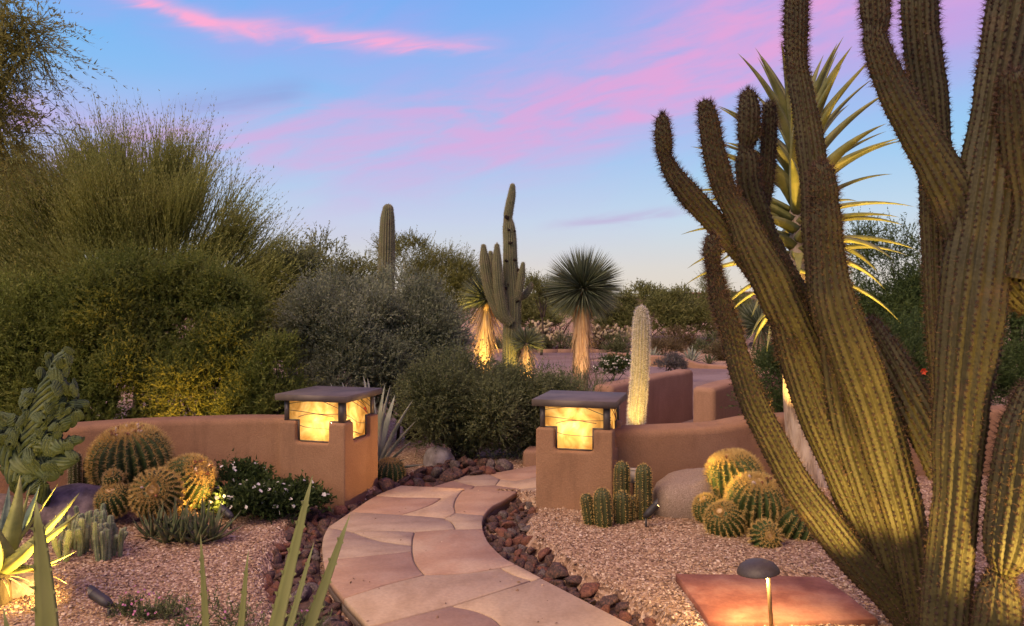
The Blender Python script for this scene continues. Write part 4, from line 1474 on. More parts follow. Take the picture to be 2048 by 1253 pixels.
# ---- small upright torch cacti by the right pillar
def small_column(px, ytop, ybot, wpx, Y, label, group, lean=0.0, seed=0, nrib=11, skin='column', sp='spine_gold', name='column_cactus'):
    g = np.random.default_rng(seed)
    r = wpx * Y / F / 2
    b = P(px, ybot, Y)
    b[2] = gz(b[0], b[1]) - 0.02
    t = P(px, ytop, Y)
    t[2] -= r * 1.1
    t[0] += lean
    pts = np.array([b, b * 0.6 + t * 0.4 + [lean * -0.1, 0, 0], t])
    root = thing(name, b, label, 'cactus', group)
    v, f, tone, ar = ribbed(pts, [r * 0.86, r * 1.03, r * 0.97], nrib, 0.2, 5, 12, True, 0, 0.03, seed, 0.8)
    obj('stem', npmesh('stem', v, f, tone, True), M[skin], root)
    ap, an, at_ = areoles(ar, 0.022, g)
    sv, sf, st = spines(ap, an, at_, 8, 0.022, 0.0032, 0.8, g, 0.2)
    tag(obj('spines', npmesh('spines', sv, sf, st), M[sp], root), kind='stuff')


GC = 'small ribbed column cacti by the right pillar'
small_column(1244, 924, 995, 30, 7.1, 'tall slim column cactus against the right pillar corner', GC, 0, 1)
small_column(1287, 929, 1012, 32, 6.95, 'tall column cactus nearest the granite boulder', GC, 0, 2)
small_column(1208, 977, 1034, 36, 6.75, 'short stout column cactus in the front of the group by the right pillar', GC, -0.015, 3)
small_column(1180, 988, 1030, 25, 6.8, 'small column cactus leaning left, outermost of the group by the right pillar', GC, -0.03, 4)
small_column(1243, 983, 1026, 33, 6.85, 'low rounded column cactus between the short stout one and the tall one', GC, 0, 5)
small_column(1263, 992, 1018, 15, 6.9, 'tiny column cactus pup beside the low rounded one', GC, 0.01, 6)
small_column(214, 868, 960, 26, 7.75, 'slim green column cactus peeking out behind the largest barrel cactus', 'small column cacti by the left wall', 0, 7, sp='spine_pale')
small_column(180, 912, 975, 25, 7.6, 'short green column cactus left of the largest barrel cactus', 'small column cacti by the left wall', 0, 8, sp='spine_pale')
small_column(150, 905, 970, 24, 7.5, 'short green column cactus behind the crested cactus', 'small column cacti by the left wall', 0, 9, sp='spine_pale')
small_column(828, 552, 760, 19, 14.5, 'pale-tipped column cactus rising out of the grey-green shrubs', None, 0, 10, skin='saguaro', sp='white_hair')


# ---- woolly white cactus
def woolly():
    Y = 9.15
    spec = [(1283, 626, 26), (1283, 645, 34), (1282, 690, 37), (1280, 740, 37), (1276, 790, 37), (1272, 850, 37), (1268, 950, 38)]
    pts, rad = stem_points(spec, Y, Y)
    pts[0, 2] = -0.2
    root = thing('woolly_cactus', pts[0], 'white woolly column cactus standing behind the right wall', 'cactus')
    g = np.random.default_rng(8)
    v, f, tone, ar = ribbed(pts, rad * 0.88, 17, 0.22, 5, 12, True, 0, 0.02, 5, 0.8)
    obj('stem', npmesh('stem', v, f, None, True), M['white_skin'], root)
    ap, an, at_ = areoles(ar, 0.021, g)
    sv, sf, st = spines(ap, an, at_, 11, 0.038, 0.0026, 0.7, g, -0.6)
    tag(obj('hair', npmesh('hair', sv, sf, st), M['white_hair'], root), kind='stuff')


woolly()


# ---- saguaros
def saguaro(stems, base, label, holes=(), seed=0):
    root = thing('saguaro', base, label, 'cactus')
    g = np.random.default_rng(seed)
    for k, (nm, spec, Y0, Y1, nrib) in enumerate(stems):
        pts, rad = stem_points(spec, Y0, Y1)
        v, f, tone, ar = ribbed(pts, rad, nrib, 0.26, 4, 9, True, 0, 0.02, seed + k, 0.8)
        o = obj(nm, npmesh(nm, v, f, tone, True), M['saguaro'], root)
        ap, an, at_ = areoles(ar, 0.045, g)
        sv, sf, st = spines(ap, an, at_, 6, 0.038, 0.0035, 0.8, g, 0.2)
        tag(obj('spines', npmesh('spines', sv, sf, st), M['spine_pale'], o), kind='stuff')
    for (x, y, Y, r) in holes:
        v, f = rock_mesh(int(x * 7 + y), 1, 0.3, 1.0)
        c = P(x, y, Y)
        obj('nest_hole', npmesh('nest_hole', v * np.array([r, r * 0.4, r * 1.15]) * 1.45 + c, f), M['hole'], root)


saguaro([
    ('trunk', [(1025, 374, 11), (1023, 392, 16), (1017, 425, 19), (1016, 438, 18), (1018, 455, 25), (1020, 490, 28), (1021, 540, 31), (1024, 600, 35), (1024, 680, 38), (1024, 800, 38)], 17.0, 17.0, 18),
    ('arm', [(967, 494, 10), (969, 520, 20), (975, 560, 23), (985, 595, 23), (1000, 628, 22), (1018, 645, 20)], 16.9, 16.75, 14),
    ('arm', [(994, 493, 10), (994, 520, 18), (997, 570, 22), (1002, 605, 22), (1008, 632, 22), (1022, 648, 18)], 16.8, 16.6, 14),
    ('arm', [(981, 507, 9), (982, 525, 12), (985, 560, 13), (995, 600, 13)], 17.25, 17.25, 12),
    ('arm', [(1046, 529, 8), (1043, 550, 14), (1039, 575, 16), (1035, 594, 16), (1022, 600, 14)], 16.9, 16.8, 13),
    ('arm', [(1062, 570, 8), (1058, 580, 12), (1048, 592, 13), (1034, 598, 11)], 17.05, 17.1, 12)],
    (0, 17.0, -0.13), 'tall many-armed saguaro with woodpecker holes beyond the shrubs',
    [(1013, 436, 16.86, 0.055), (1017, 460, 16.82, 0.05), (1021, 486, 16.81, 0.055), (1013, 522, 16.82, 0.045), (1029, 463, 16.84, 0.04), (1036, 542, 16.86, 0.05),
     (1011, 577, 16.83, 0.05), (1031, 520, 16.84, 0.04), (1016, 570, 16.80, 0.03), (1037, 683, 16.86, 0.06), (1034, 600, 16.84, 0.06)], 40)
saguaro([('trunk', [(776, 421, 22), (775, 440, 29), (774, 480, 32), (773, 530, 33), (772, 600, 34), (772, 760, 34)], 17.5, 17.5, 18)],
        P(772, 760, 17.5) * [1, 1, 0] + [0, 0, -0.13], 'single-stemmed saguaro rising behind the grey-green shrub', (), 60)

# ------------------------------------------------------------------ succulent leaves
def leaf_mesh(name, W, T, curve, shape='aloe', ns=11, fold=0.35, teeth=0, seed=0):
    """leaf of unit chord along +X, upper face +Z"""
    g = np.random.default_rng(seed)
    t = np.linspace(0, 1, ns)
    a = curve * (t - 0.5)
    c = np.c_[np.cumsum(np.cos(a)), np.zeros(ns), np.cumsum(np.sin(a))]
    c -= c[0]
    e = c[-1]
    ln = math.hypot(e[0], e[2])
    ca, sa = e[0] / ln, e[2] / ln
    c = np.c_[(c[:, 0] * ca + c[:, 2] * sa), c[:, 1], (-c[:, 0] * sa + c[:, 2] * ca)] / ln
    if shape == 'aloe':
        w = W * (1 - t) ** 0.8 * (1 + 0.25 * np.sin(t * math.pi))
    elif shape == 'sword':
        w = W * (1 - t) ** 0.62 * (0.72 + 0.55 * t)
    else:                                # agave: narrow neck, wide middle
        w = W * (0.55 + 1.5 * t) * (1 - t) ** 0.9 * 1.15
    w = np.maximum(w, 0.0008)
    tx = unit(np.gradient(c, axis=0))
    nz = np.c_[-tx[:, 2], np.zeros(ns), tx[:, 0]]
    cs = [(-1, fold), (-0.5, fold * 0.28), (0, 0), (0.5, fold * 0.28), (1, fold), (0.6, fold * 0.4 - T), (0, -T * 1.25), (-0.6, fold * 0.4 - T)]
    v = np.array([[c[i] + np.array([0, y * w[i], 0]) + nz[i] * z * w[i] for y, z in cs] for i in range(ns)])
    mb = MB()
    k = len(cs)
    i = np.arange(ns - 1)[:, None] * k
    j = np.arange(k)[None]
    f = np.stack([i + j, i + (j + 1) % k, i + k + (j + 1) % k, i + k + j], -1).reshape(-1, 4)
    mb.add(v.reshape(-1, 3), f, [tuple(range(k))[::-1]], [tuple(np.arange(k) + (ns - 1) * k)])
    if teeth:
        for side in (0, 4):
            for q in np.linspace(0.12, 0.93, teeth):
                q += g.normal() * 0.006
                p = np.array([np.interp(q, t, v[:, side, m_]) for m_ in range(3)])
                ww = np.interp(q, t, w)
                s = -1 if side == 0 else 1
                h = min(0.012, ww * 0.28 + 0.004)
                mb.add([p + [-0.006, -s * 0.002, 0], p + [0.006, -s * 0.002, 0], p + [0.004, s * h, 0.004]], [(0, 1, 2)])
    return mb.mesh(name, True)


def place_leaf(parent, me, m, base, tip, wscale=1.0, hint=None, name='leaf'):
    base, tip = np.array(base, float), np.array(tip, float)
    d = tip - base
    L = np.linalg.norm(d)
    x = d / L
    h = np.array([0, 0, 1.0]) if hint is None else np.array(hint, float)
    z = unit(h - x * (h @ x))
    y = np.cross(z, x)
    o = bpy.data.objects.new(name, me)
    COL.objects.link(o)
    o.parent = parent
    WL[o.name] = Vector(base)
    B = base - np.array(WL[parent.name])
    o.matrix_basis = Matrix([[x[0] * L, y[0] * L * wscale, z[0] * L * wscale, B[0]], [x[1] * L, y[1] * L * wscale, z[1] * L * wscale, B[1]],
                             [x[2] * L, y[2] * L * wscale, z[2] * L * wscale, B[2]], [0, 0, 0, 1]])
    o.material_slots
    return o


def leafset(name, m, W, T, curves, shape, teeth=0, fold=0.35, ns=11):
    out = []
    for k, c in enumerate(curves):
        me = leaf_mesh(name, W, T, c, shape, ns, fold, teeth, k)
        me.materials.append(M[m])
        out.append(me)
    return out


# ---- tree aloe behind the giant cactus
def tree_aloe():
    X, Y = 3.13, 8.12
    root = thing('tree_aloe', (X, Y, 0), 'tall tree aloe with long arching yellow-lit leaves behind the giant cactus', 'tree aloe')
    tr = cr(np.array([(X + 0.10, Y, -0.1), (X + 0.05, Y, 0.5), (X - 0.02, Y, 1.2), (X, Y, 2.2), (X - 0.02, Y, 3.2), (X - 0.03, Y, 3.95)]), 6)
    rr = np.interp(np.linspace(0, 1, len(tr)), [0, 0.1, 0.25, 0.5, 1], [0.27, 0.20, 0.165, 0.13, 0.09])
    v, f = tube_vf(tr, rr, 22)
    w = Wave(5, 9.0)
    dirv = unit(v - np.array([X, Y, 0]) * [1, 1, 0] - v * [0, 0, 1])
    v = v + dirv * 0.015 * w(v * [1, 1, 0.35])[:, None]
    obj('trunk', npmesh('trunk', v, f, None, True), M['bark_pale'], root)
    sets = [leafset('tree_aloe_leaf', 'tree_aloe', 0.066, 0.35, [c], 'aloe', 0, 0.45, 13)[0] for c in (-0.95, -0.75, -0.5, -0.25)]
    g = np.random.default_rng(17)
    n = 86
    for i in range(n):
        q = i / (n - 1)
        zc = 2.02 + 1.98 * q
        az = i * 2.39996 + g.normal() * 0.15
        el = math.radians(-48 + 120 * q ** 0.85 + g.normal() * 6)
        L = (0.98 + 0.22 * math.sin(q * math.pi)) * g.uniform(0.85, 1.1)
        if q < 0.15:
            L *= 0.8
        d = np.array([math.cos(az) * math.cos(el), math.sin(az) * math.cos(el), math.sin(el)])
        b = np.array([X - 0.03 + math.cos(az) * 0.07, Y + math.sin(az) * 0.07, zc])
        me = sets[0] if q < 0.3 else sets[1] if q < 0.6 else sets[2] if q < 0.85 else sets[3]
        h = None if abs(d[2]) < 0.97 else -np.array([math.cos(az), math.sin(az), 0])
        place_leaf(root, me, None, b, b + d * L, g.uniform(0.9, 1.15), h)


tree_aloe()


def rosette(name, base, label, cat, tips, meshes, widths=None, group=None, starts=None, seed=0, hint=None):
    g = np.random.default_rng(seed)
    root = thing(name, base, label, cat, group)
    for k, t in enumerate(tips):
        b = np.array(base, float) if starts is None else np.array(starts[k], float)
        me = meshes[g.integers(len(meshes))]
        place_leaf(root, me, None, b, t, 1 if widths is None else widths[k], hint)
    return root


FG = leafset('agave_leaf', 'agave_fore', 0.055, 0.28, [0.10, 0.22, 0.05], 'sword', 16, 0.3, 15)


def fore_agave(cpx, Y, label, specs, extra, seed):
    c = np.array([(cpx - CX) / F * Y, Y, 0.0])
    tips, wd = [], []
    for px, py, dy, w in specs:
        tips.append(P(px, py, Y + dy))
        wd.append(w)
    g = np.random.default_rng(seed)
    for k in range(extra):
        a = g.random() * 6.28
        e = g.uniform(0.25, 0.75)
        L = g.uniform(0.5, 0.72)
        tips.append(c + np.array([math.cos(a) * math.cos(e), math.sin(a) * math.cos(e), math.sin(e)]) * L)
        wd.append(2.0)
    return rosette('agave', c + [0, 0, 0.03], label, 'agave', tips, FG, wd, 'agaves nearest the viewer', None, seed, (-0.25, -0.8, 0.45))


fore_agave(95, 2.5, 'nearest agave at the left edge with one broad blurred upright leaf', [(72, 1000, 0, 1.25), (6, 1215, 0.05, 0.8), (-60, 1120, 0.2, 0.9)], 9, 1)
fore_agave(430, 2.55, 'nearest agave with slender toothed leaves reaching up before the path', [(625, 952, 0, 0.66), (700, 1030, 0.05, 0.62), (628, 1085, 0.25, 0.5), (497, 1100, 0, 0.50), (401, 1068, 0, 0.48)], 9, 2)


def lit_aloe():
    Y = 5.0
    c = P(2, 1135, Y)
    A = leafset('aloe_leaf', 'aloe', 0.11, 0.5, [0.35, 0.6, 0.1], 'aloe', 12, 0.4, 12)
    B = leafset('aloe_leaf', 'aloe_blue', 0.10, 0.5, [0.35, 0.6], 'aloe', 12, 0.4, 12)
    D = leafset('dry_aloe_leaf', 'dry_leaf', 0.05, 0.3, [-1.2, -0.8], 'aloe', 0, 0.5, 12)
    root = thing('aloe', c * [1, 1, 0], 'large aloe lit bright yellow by a spotlight at the left edge', 'aloe')
    tr = MB().tube([c * [1, 1, 0] - [0, 0, 0.05], c * [1, 1, 0.5], c], [0.07, 0.06, 0.05], 10)
    obj('trunk', tr.mesh('trunk', True), M['bark'], root)
    spec = [(A, 40, 950, -0.02, 1.25), (A, 60, 972, 0.1, 0.8), (B, 80, 968, 0.2, 1.0), (B, 18, 972, 0.25, 1.0), (A, 160, 985, 0.0, 0.8), (A, 161, 1022, -0.15, 0.85),
            (A, 152, 1103, -0.12, 0.6), (A, -14, 1030, -0.28, 1.9), (B, 135, 1040, 0.25, 0.8), (A, 120, 1128, -0.05, 0.6), (A, -70, 985, 0.0, 1.2),
            (A, -120, 1040, -0.1, 1.1), (A, -100, 1110, -0.2, 1.0), (B, -30, 960, 0.3, 1.0), (A, 118, 966, 0.12, 0.45), (A, 90, 1060, -0.3, 1.1)]
    g = np.random.default_rng(3)
    for S_, px, py, dy, w in spec:
        t = P(px, py, Y + dy)
        b = c + unit(t - c) * 0.03 + [0, 0, g.uniform(-0.04, 0.03)]
        place_leaf(root, S_[g.integers(len(S_))], None, b, t, w)
    for px, py, dy, w in ((133, 1168, -0.1, 0.7), (20, 1195, -0.15, 1.0), (55, 1185, 0.0, 0.9), (-40, 1190, -0.1, 1.0), (75, 1178, 0.1, 0.8)):
        place_leaf(root, D[g.integers(2)], None, c - [0, 0, 0.06], P(px, py, Y + dy), w, None, 'dry_leaf')


lit_aloe()


def small_aloes():
    g = np.random.default_rng(9)
    A = leafset('small_aloe_leaf', 'small_aloe', 0.075, 0.4, [0.3, 0.5, 0.1], 'aloe', 0, 0.4, 8)
    D = leafset('dry_small_leaf', 'dry_leaf', 0.05, 0.3, [-0.6], 'aloe', 0, 0.4, 8)
    root = thing('aloe', G(365, 1085), 'clump of dark spiky small aloes below the left barrel cacti', 'aloe')
    for px, py in ((305, 1080), (335, 1088), (365, 1085), (395, 1088), (425, 1082), (350, 1070), (405, 1070)):
        c = G(px, py)
        for k in range(17):
            a = k * 2.4 + g.normal() * 0.2
            e = math.radians(28 + 55 * (k / 16) + g.normal() * 5)
            L = g.uniform(0.22, 0.36)
            d = np.array([math.cos(a) * math.cos(e), math.sin(a) * math.cos(e), math.sin(e)])
            place_leaf(root, A[g.integers(3)], None, c, c + d * L, g.uniform(0.9, 1.2))
        for k in range(2):
            a = g.random() * 6.28
            place_leaf(root, D[0], None, c, c + np.array([math.cos(a) * 0.2, math.sin(a) * 0.2, 0.04]), 0.9, None, 'dry_leaf')


small_aloes()


def pillar_agave():
    A = leafset('agave_leaf', 'agave_grey', 0.062, 0.25, [0.25, -0.2, 0.05], 'agave', 14, 0.4, 13)
    Y = 9.1
    c = P(752, 920, Y)
    c[2] = gz(c[0], c[1]) + 0.02
    tips = [(770, 768, 0.1, .8), (781, 770, -.05, .8), (826, 800, -0.1, 1.0), (832, 842, -0.2, 1.0), (822, 882, -.35, .9), (812, 918, -.45, 1.1), (850, 930, -0.5, 1.0),
            (727, 752, 0.3, .7), (735, 756, 0.15, .8), (660, 766, 0.2, .9), (684, 764, 0.3, .9), (700, 800, -.1, 1), (790, 790, .4, .9), (745, 775, .5, .8)]
    root = thing('agave', c, 'grey-green agave with long leaves spilling out behind the left lantern pillar', 'agave')
    g = np.random.default_rng(6)
    for px, py, dy, w in tips:
        t = P(px, py, Y + dy)
        t[2] = max(t[2], 0.0)
        place_leaf(root, A[g.integers(3)], None, c, t, w)


pillar_agave()


def far_agave(px, py, Y, r, label, n=22, seed=0, m='agave_grey'):
    g = np.random.default_rng(seed)
    A = leafset('agave_leaf', m, 0.085, 0.25, [0.3, 0.1], 'agave', 0, 0.4, 7)
    c = P(px, py, Y)
    c[2] = gz(c[0], c[1])
    root = thing('agave', c, label, 'agave', 'agaves on the far bank')
    for k in range(n):
        a = k * 2.4
        e = math.radians(20 + 62 * k / n)
        place_leaf(root, A[k % 2], None, c, c + np.array([math.cos(a) * math.cos(e), math.sin(a) * math.cos(e), math.sin(e)]) * r * g.uniform(0.85, 1.1))


far_agave(1382, 700, 27.5, 0.62, 'blue-green agave on the far bank beside the stepped low wall', 24, 1)
far_agave(1303, 690, 27.5, 0.62, 'blue-green agave half hidden by the woolly white cactus', 22, 2)
far_agave(1418, 705, 27.0, 0.42, 'small agave right of the blue-green one on the far bank', 20, 3, 'small_aloe')


# ---- yuccas
def yucca(c, r, base, label, nblade, thatch_len, trunk_r, seed, skirt=0.0, zmin=-0.55, width=0.02):
    g = np.random.default_rng(seed)
    c, base = np.array(c, float), np.array(base, float)
    root = thing('yucca', base, label, 'yucca')
    v, f = tube_vf(cr(np.array([base, base * 0.5 + c * 0.5, c]), 5), trunk_r * 0.8, 12)
    obj('trunk', npmesh('trunk', v, f, None, True), M['dry_leaf'], root)
    d = unit(g.normal(size=(nblade * 2, 3)))
    d = d[d[:, 2] > zmin][:nblade]
    n = len(d)
    L = r * g.uniform(0.88, 1.05, n) * np.where(d[:, 2] < -0.2, 0.92, 1)
    s = unit(np.cross(d, g.normal(size=(n, 3)))) * width / 2
    b = c + d * 0.06
    mid = b + d * L[:, None] * 0.55
    tip = b + d * L[:, None]
    tip[:, 2] -= 0.05 * L * (1 - np.abs(d[:, 2]))
    vv = np.stack([b - s * 0.6, b + s * 0.6, mid + s, mid - s, tip], 1).reshape(-1, 3)
    i = np.arange(n)[:, None] * 5
    q = i + np.array([[0, 1, 2, 3]])
    t3 = i + np.array([[3, 2, 4]])
    tone = np.repeat(g.random(n), 5)
    tag(obj('blades', npmesh('blades', vv, [q, t3], tone), M['yucca'], root), kind='stuff')
    # dead thatch along the trunk
    nt = int(420 * max(0.4, thatch_len))
    h = g.random(nt)
    ax = c - base
    pos = base + ax * (1 - h[:, None] * thatch_len / np.linalg.norm(ax))
    a = g.random(nt) * 6.28
    out = np.c_[np.cos(a), np.sin(a), np.zeros(nt)]
    spread = skirt * (1 - h) + 0.10
    pos = pos + out * trunk_r * 0.75
    dd = unit(out * spread[:, None] + np.array([0, 0, -1.0]) + g.normal(size=(nt, 3)) * 0.10)
    ll = g.uniform(0.30, 0.55, nt) * (1 + skirt)
    s = unit(np.cross(dd, out + 0.01)) * 0.016
    vv = np.stack([pos - s, pos + s, pos + dd * ll[:, None]], 1).reshape(-1, 3)
    tag(obj('thatch', npmesh('thatch', vv, np.arange(nt * 3).reshape(-1, 3), np.repeat(g.random(nt), 3)), M['thatch'], root), kind='stuff')
    return root


yucca(P(1166, 578, 17), 0.98, P(1160, 760, 17) * [1, 1, 0] + [0, 0, -0.15], 'round-headed tree yucca with a thick thatched trunk right of the saguaro', 1700, 1.9, 0.20, 1, 0.1, -0.86)
yucca(P(975, 600, 18), 0.72, P(960, 740, 18) * [1, 1, 0] + [0, 0, -0.15], 'tree yucca with glowing dead-leaf skirt left of the saguaro', 800, 1.25, 0.14, 2, 0.55, -0.35)
yucca(P(1053, 688, 16.6), 0.42, P(1051, 760, 16.6) * [1, 1, 0] + [0, 0, -0.15], 'small glowing yucca at the right foot of the saguaro', 420, 0.55, 0.10, 3, 0.25, -0.5, 0.016)
yucca(P(1520, 652, 14), 0.55, P(1520, 760, 14) * [1, 1, 0] + [0, 0, -0.15], 'small glowing yucca seen between the giant cactus stems', 600, 0.5, 0.10, 4, 0.2, -0.6, 0.016)


# ---- crested cactus at the left
def crested():
    Y = 6.6
    g = np.random.default_rng(12)
    root = thing('crested_cactus', P(55, 965, Y) * [1, 1, 0], 'blue-green crested cactus with twisted lumpy folds at the left edge', 'cactus')
    br = [[(55, 975, 50), (60, 915, 46), (78, 850, 50), (92, 800, 44), (112, 755, 40), (128, 722, 32), (136, 708, 20)],
          [(70, 860, 34), (62, 825, 34), (58, 798, 26), (54, 788, 18)], [(55, 870, 32), (30, 845, 30), (8, 838, 30), (-14, 832, 22)],
          [(85, 900, 28), (110, 870, 24), (130, 848, 24), (150, 835, 22)], [(100, 850, 26), (120, 830, 22), (145, 812, 22), (168, 808, 18)],
          [(60, 955, 38), (95, 938, 34), (125, 925, 34), (145, 918, 24)], [(40, 960, 44), (25, 915, 40), (15, 890, 30)], [(105, 905, 30), (140, 885, 22), (156, 880, 16)],
          [(120, 770, 24), (146, 782, 20), (148, 770, 14)], [(40, 880, 40), (18, 868, 36), (-5, 872, 30)], [(75, 890, 40), (100, 885, 36), (118, 892, 30)], [(90, 830, 30), (112, 812, 26), (124, 800, 20)], [(40, 925, 44), (70, 930, 44), (100, 945, 36)], [(110, 735, 22), (98, 714, 16)]]
    for k, s in enumerate(br):
        a = np.array(s, float)
        dy = g.uniform(-0.12, 0.12)
        pts = np.array([P(x, y, Y + dy * (i / len(a))) for i, (x, y, _) in enumerate(a)])
        v, f, tone, ar = ribbed(pts, a[:, 2] * Y / F / 2 * 1.0, 10, 0.34, 6, 12, True, 7.0, 0.13, k, 0.9)
        obj('branch', npmesh('branch', v, f, tone, True), M['crest'], root)
    lob = []
    for k in range(4):
        ph = np.linspace(0.15, math.pi - 0.15, 16)
        pts = np.c_[np.zeros(16), 0.12 * np.sin(ph * 2), -np.cos(ph)]
        v, f, tone, ar = ribbed(pts, np.sin(ph) ** 0.7, 11 + k, 0.34, 6, None, False, 0.5, 0.05, k, 0.9)
        v = v * np.array([1, 0.62, 0.8])
        me = npmesh('lobe', v, [f[0]], tone, True)
        me.materials.append(M['crest'])
        lob.append(me)
    for s in br:
        a = cr(np.array(s, float), 4)
        for x, y, w in a[::2]:
            for _ in range(1 if g.random() < 0.75 else 2):
                c = P(x + g.normal() * w * 0.34, y + g.normal() * w * 0.25, Y + g.uniform(-0.13, 0.02))
                o = put(bpy.data.objects.new('fold', lob[g.integers(4)]), root, c)
                o.rotation_euler = (g.normal() * 0.45, g.normal() * 0.55, g.random() * 6.28)
                q = w * Y / F * g.uniform(0.32, 0.52)
                o.scale = (q * 0.8, q * 0.75, q * g.uniform(1.2, 1.7))


crested()


# ---- finger euphorbia
def euphorbia():
    g = np.random.default_rng(14)
    root = thing('euphorbia', G(178, 1120), 'clump of grey-green finger euphorbia stems before the dark boulder', 'succulent')
    ms = []
    for k in range(4):
        pts = np.array([(0, 0, 0), (0.02 * k - 0.03, 0.01, 0.5), (0.03 - 0.02 * k, 0, 0.95)])
        v, f, tone, ar = ribbed(pts, [0.052, 0.060, 0.054], 7, 0.25, 4, 8, True, 0.3, 0.10, k, 0.8)
        ap, an, at_ = areoles(ar, 0.05, g)
        me = npmesh('stem', v, f, tone, True)
        me.materials.append(M['euph'])
        sv, sf, st = spines(ap, an, at_, 4, 0.03, 0.008, 0.6, g)
        se = npmesh('bristles', sv, sf, st)
        se.materials.append(M['spine_pale'])
        ms.append((me, se))
    for k in range(70):
        px, py = 176 + g.uniform(-70, 70), 1110 + g.uniform(-32, 26)
        if ((px - 176) / 72) ** 2 + ((py - 1107) / 34) ** 2 > 1:
            continue
        c = G(px, py)
        h = g.uniform(0.20, 0.34) * (1 - 0.25 * ((px - 176) / 72) ** 2)
        m1, m2 = ms[g.integers(4)]
        o = put(bpy.data.objects.new('stem', m1), root, c)
        o.rotation_euler = (g.normal() * 0.06, (px - 176) / 72 * 0.28 + g.normal() * 0.06, g.random() * 6.28)
        sc = 0.36 * g.uniform(0.85, 1.15)
        o.scale = (sc, sc, h)
        b = bpy.data.objects.new('bristles', m2)
        COL.objects.link(b)
        b.parent = o
        b['kind'] = 'stuff'


euphorbia()


# ------------------------------------------------------------------ leafy plants
def twig_mesh(o, d, L, nl, ll, lw, ang, droop, g, stem_w=0.004, tip_bias=0.0):
    """leafy twigs: returns verts, [quads], tone"""
    n = len(o)
    nl = max(6, round(nl * 0.78))
    ll, lw = ll * 1.10, lw * 1.20
    t = (np.arange(nl)[None] + g.random((n, nl))) / nl
    t = t ** (1 - tip_bias)
    curl = g.normal(size=(n, 3)) * 0.18
    curl[:, 2] -= droop

    def at(tt):
        return o[:, None] + d[:, None] * (L[:, None] * tt)[..., None] + curl[:, None] * (L[:, None] * tt * tt)[..., None]
    p = at(t)
    a = unit(d[:, None] + g.normal(size=(n, nl, 3)) * ang)
    s = unit(np.cross(a, g.normal(size=(n, nl, 3))))
    l = ll * g.uniform(0.6, 1.3, (n, nl, 1))
    w = lw * g.uniform(0.7, 1.2, (n, nl, 1)) * 0.5
    v = np.stack([p - s * w, p + s * w, p + a * l], 2).reshape(-1, 3)
    f = np.arange(len(v)).reshape(-1, 3)
    tw = g.random((n, 1))
    tone = np.clip(np.repeat((tw * 0.7 + g.random((n, nl)) * 0.3).reshape(-1), 3), 0, 1)
    # the twigs themselves
    ts = np.array([0, 0.5, 1.0])[None].repeat(n, 0)
    q = at(ts)
    sd_ = unit(np.cross(d, g.normal(size=(n, 3)))) * stem_w
    sv = np.stack([q[:, 0] - sd_, q[:, 0] + sd_, q[:, 1] + sd_ * 0.6, q[:, 1] - sd_ * 0.6, q[:, 2]], 1).reshape(-1, 3)
    i = np.arange(n)[:, None] * 5 + len(v)
    return np.vstack([v, sv]), [np.vstack([f, i + np.array([[3, 2, 4]])]), i + np.array([[0, 1, 2, 3]])], np.concatenate([tone, np.repeat(g.random(n) * 0.4, 5)])


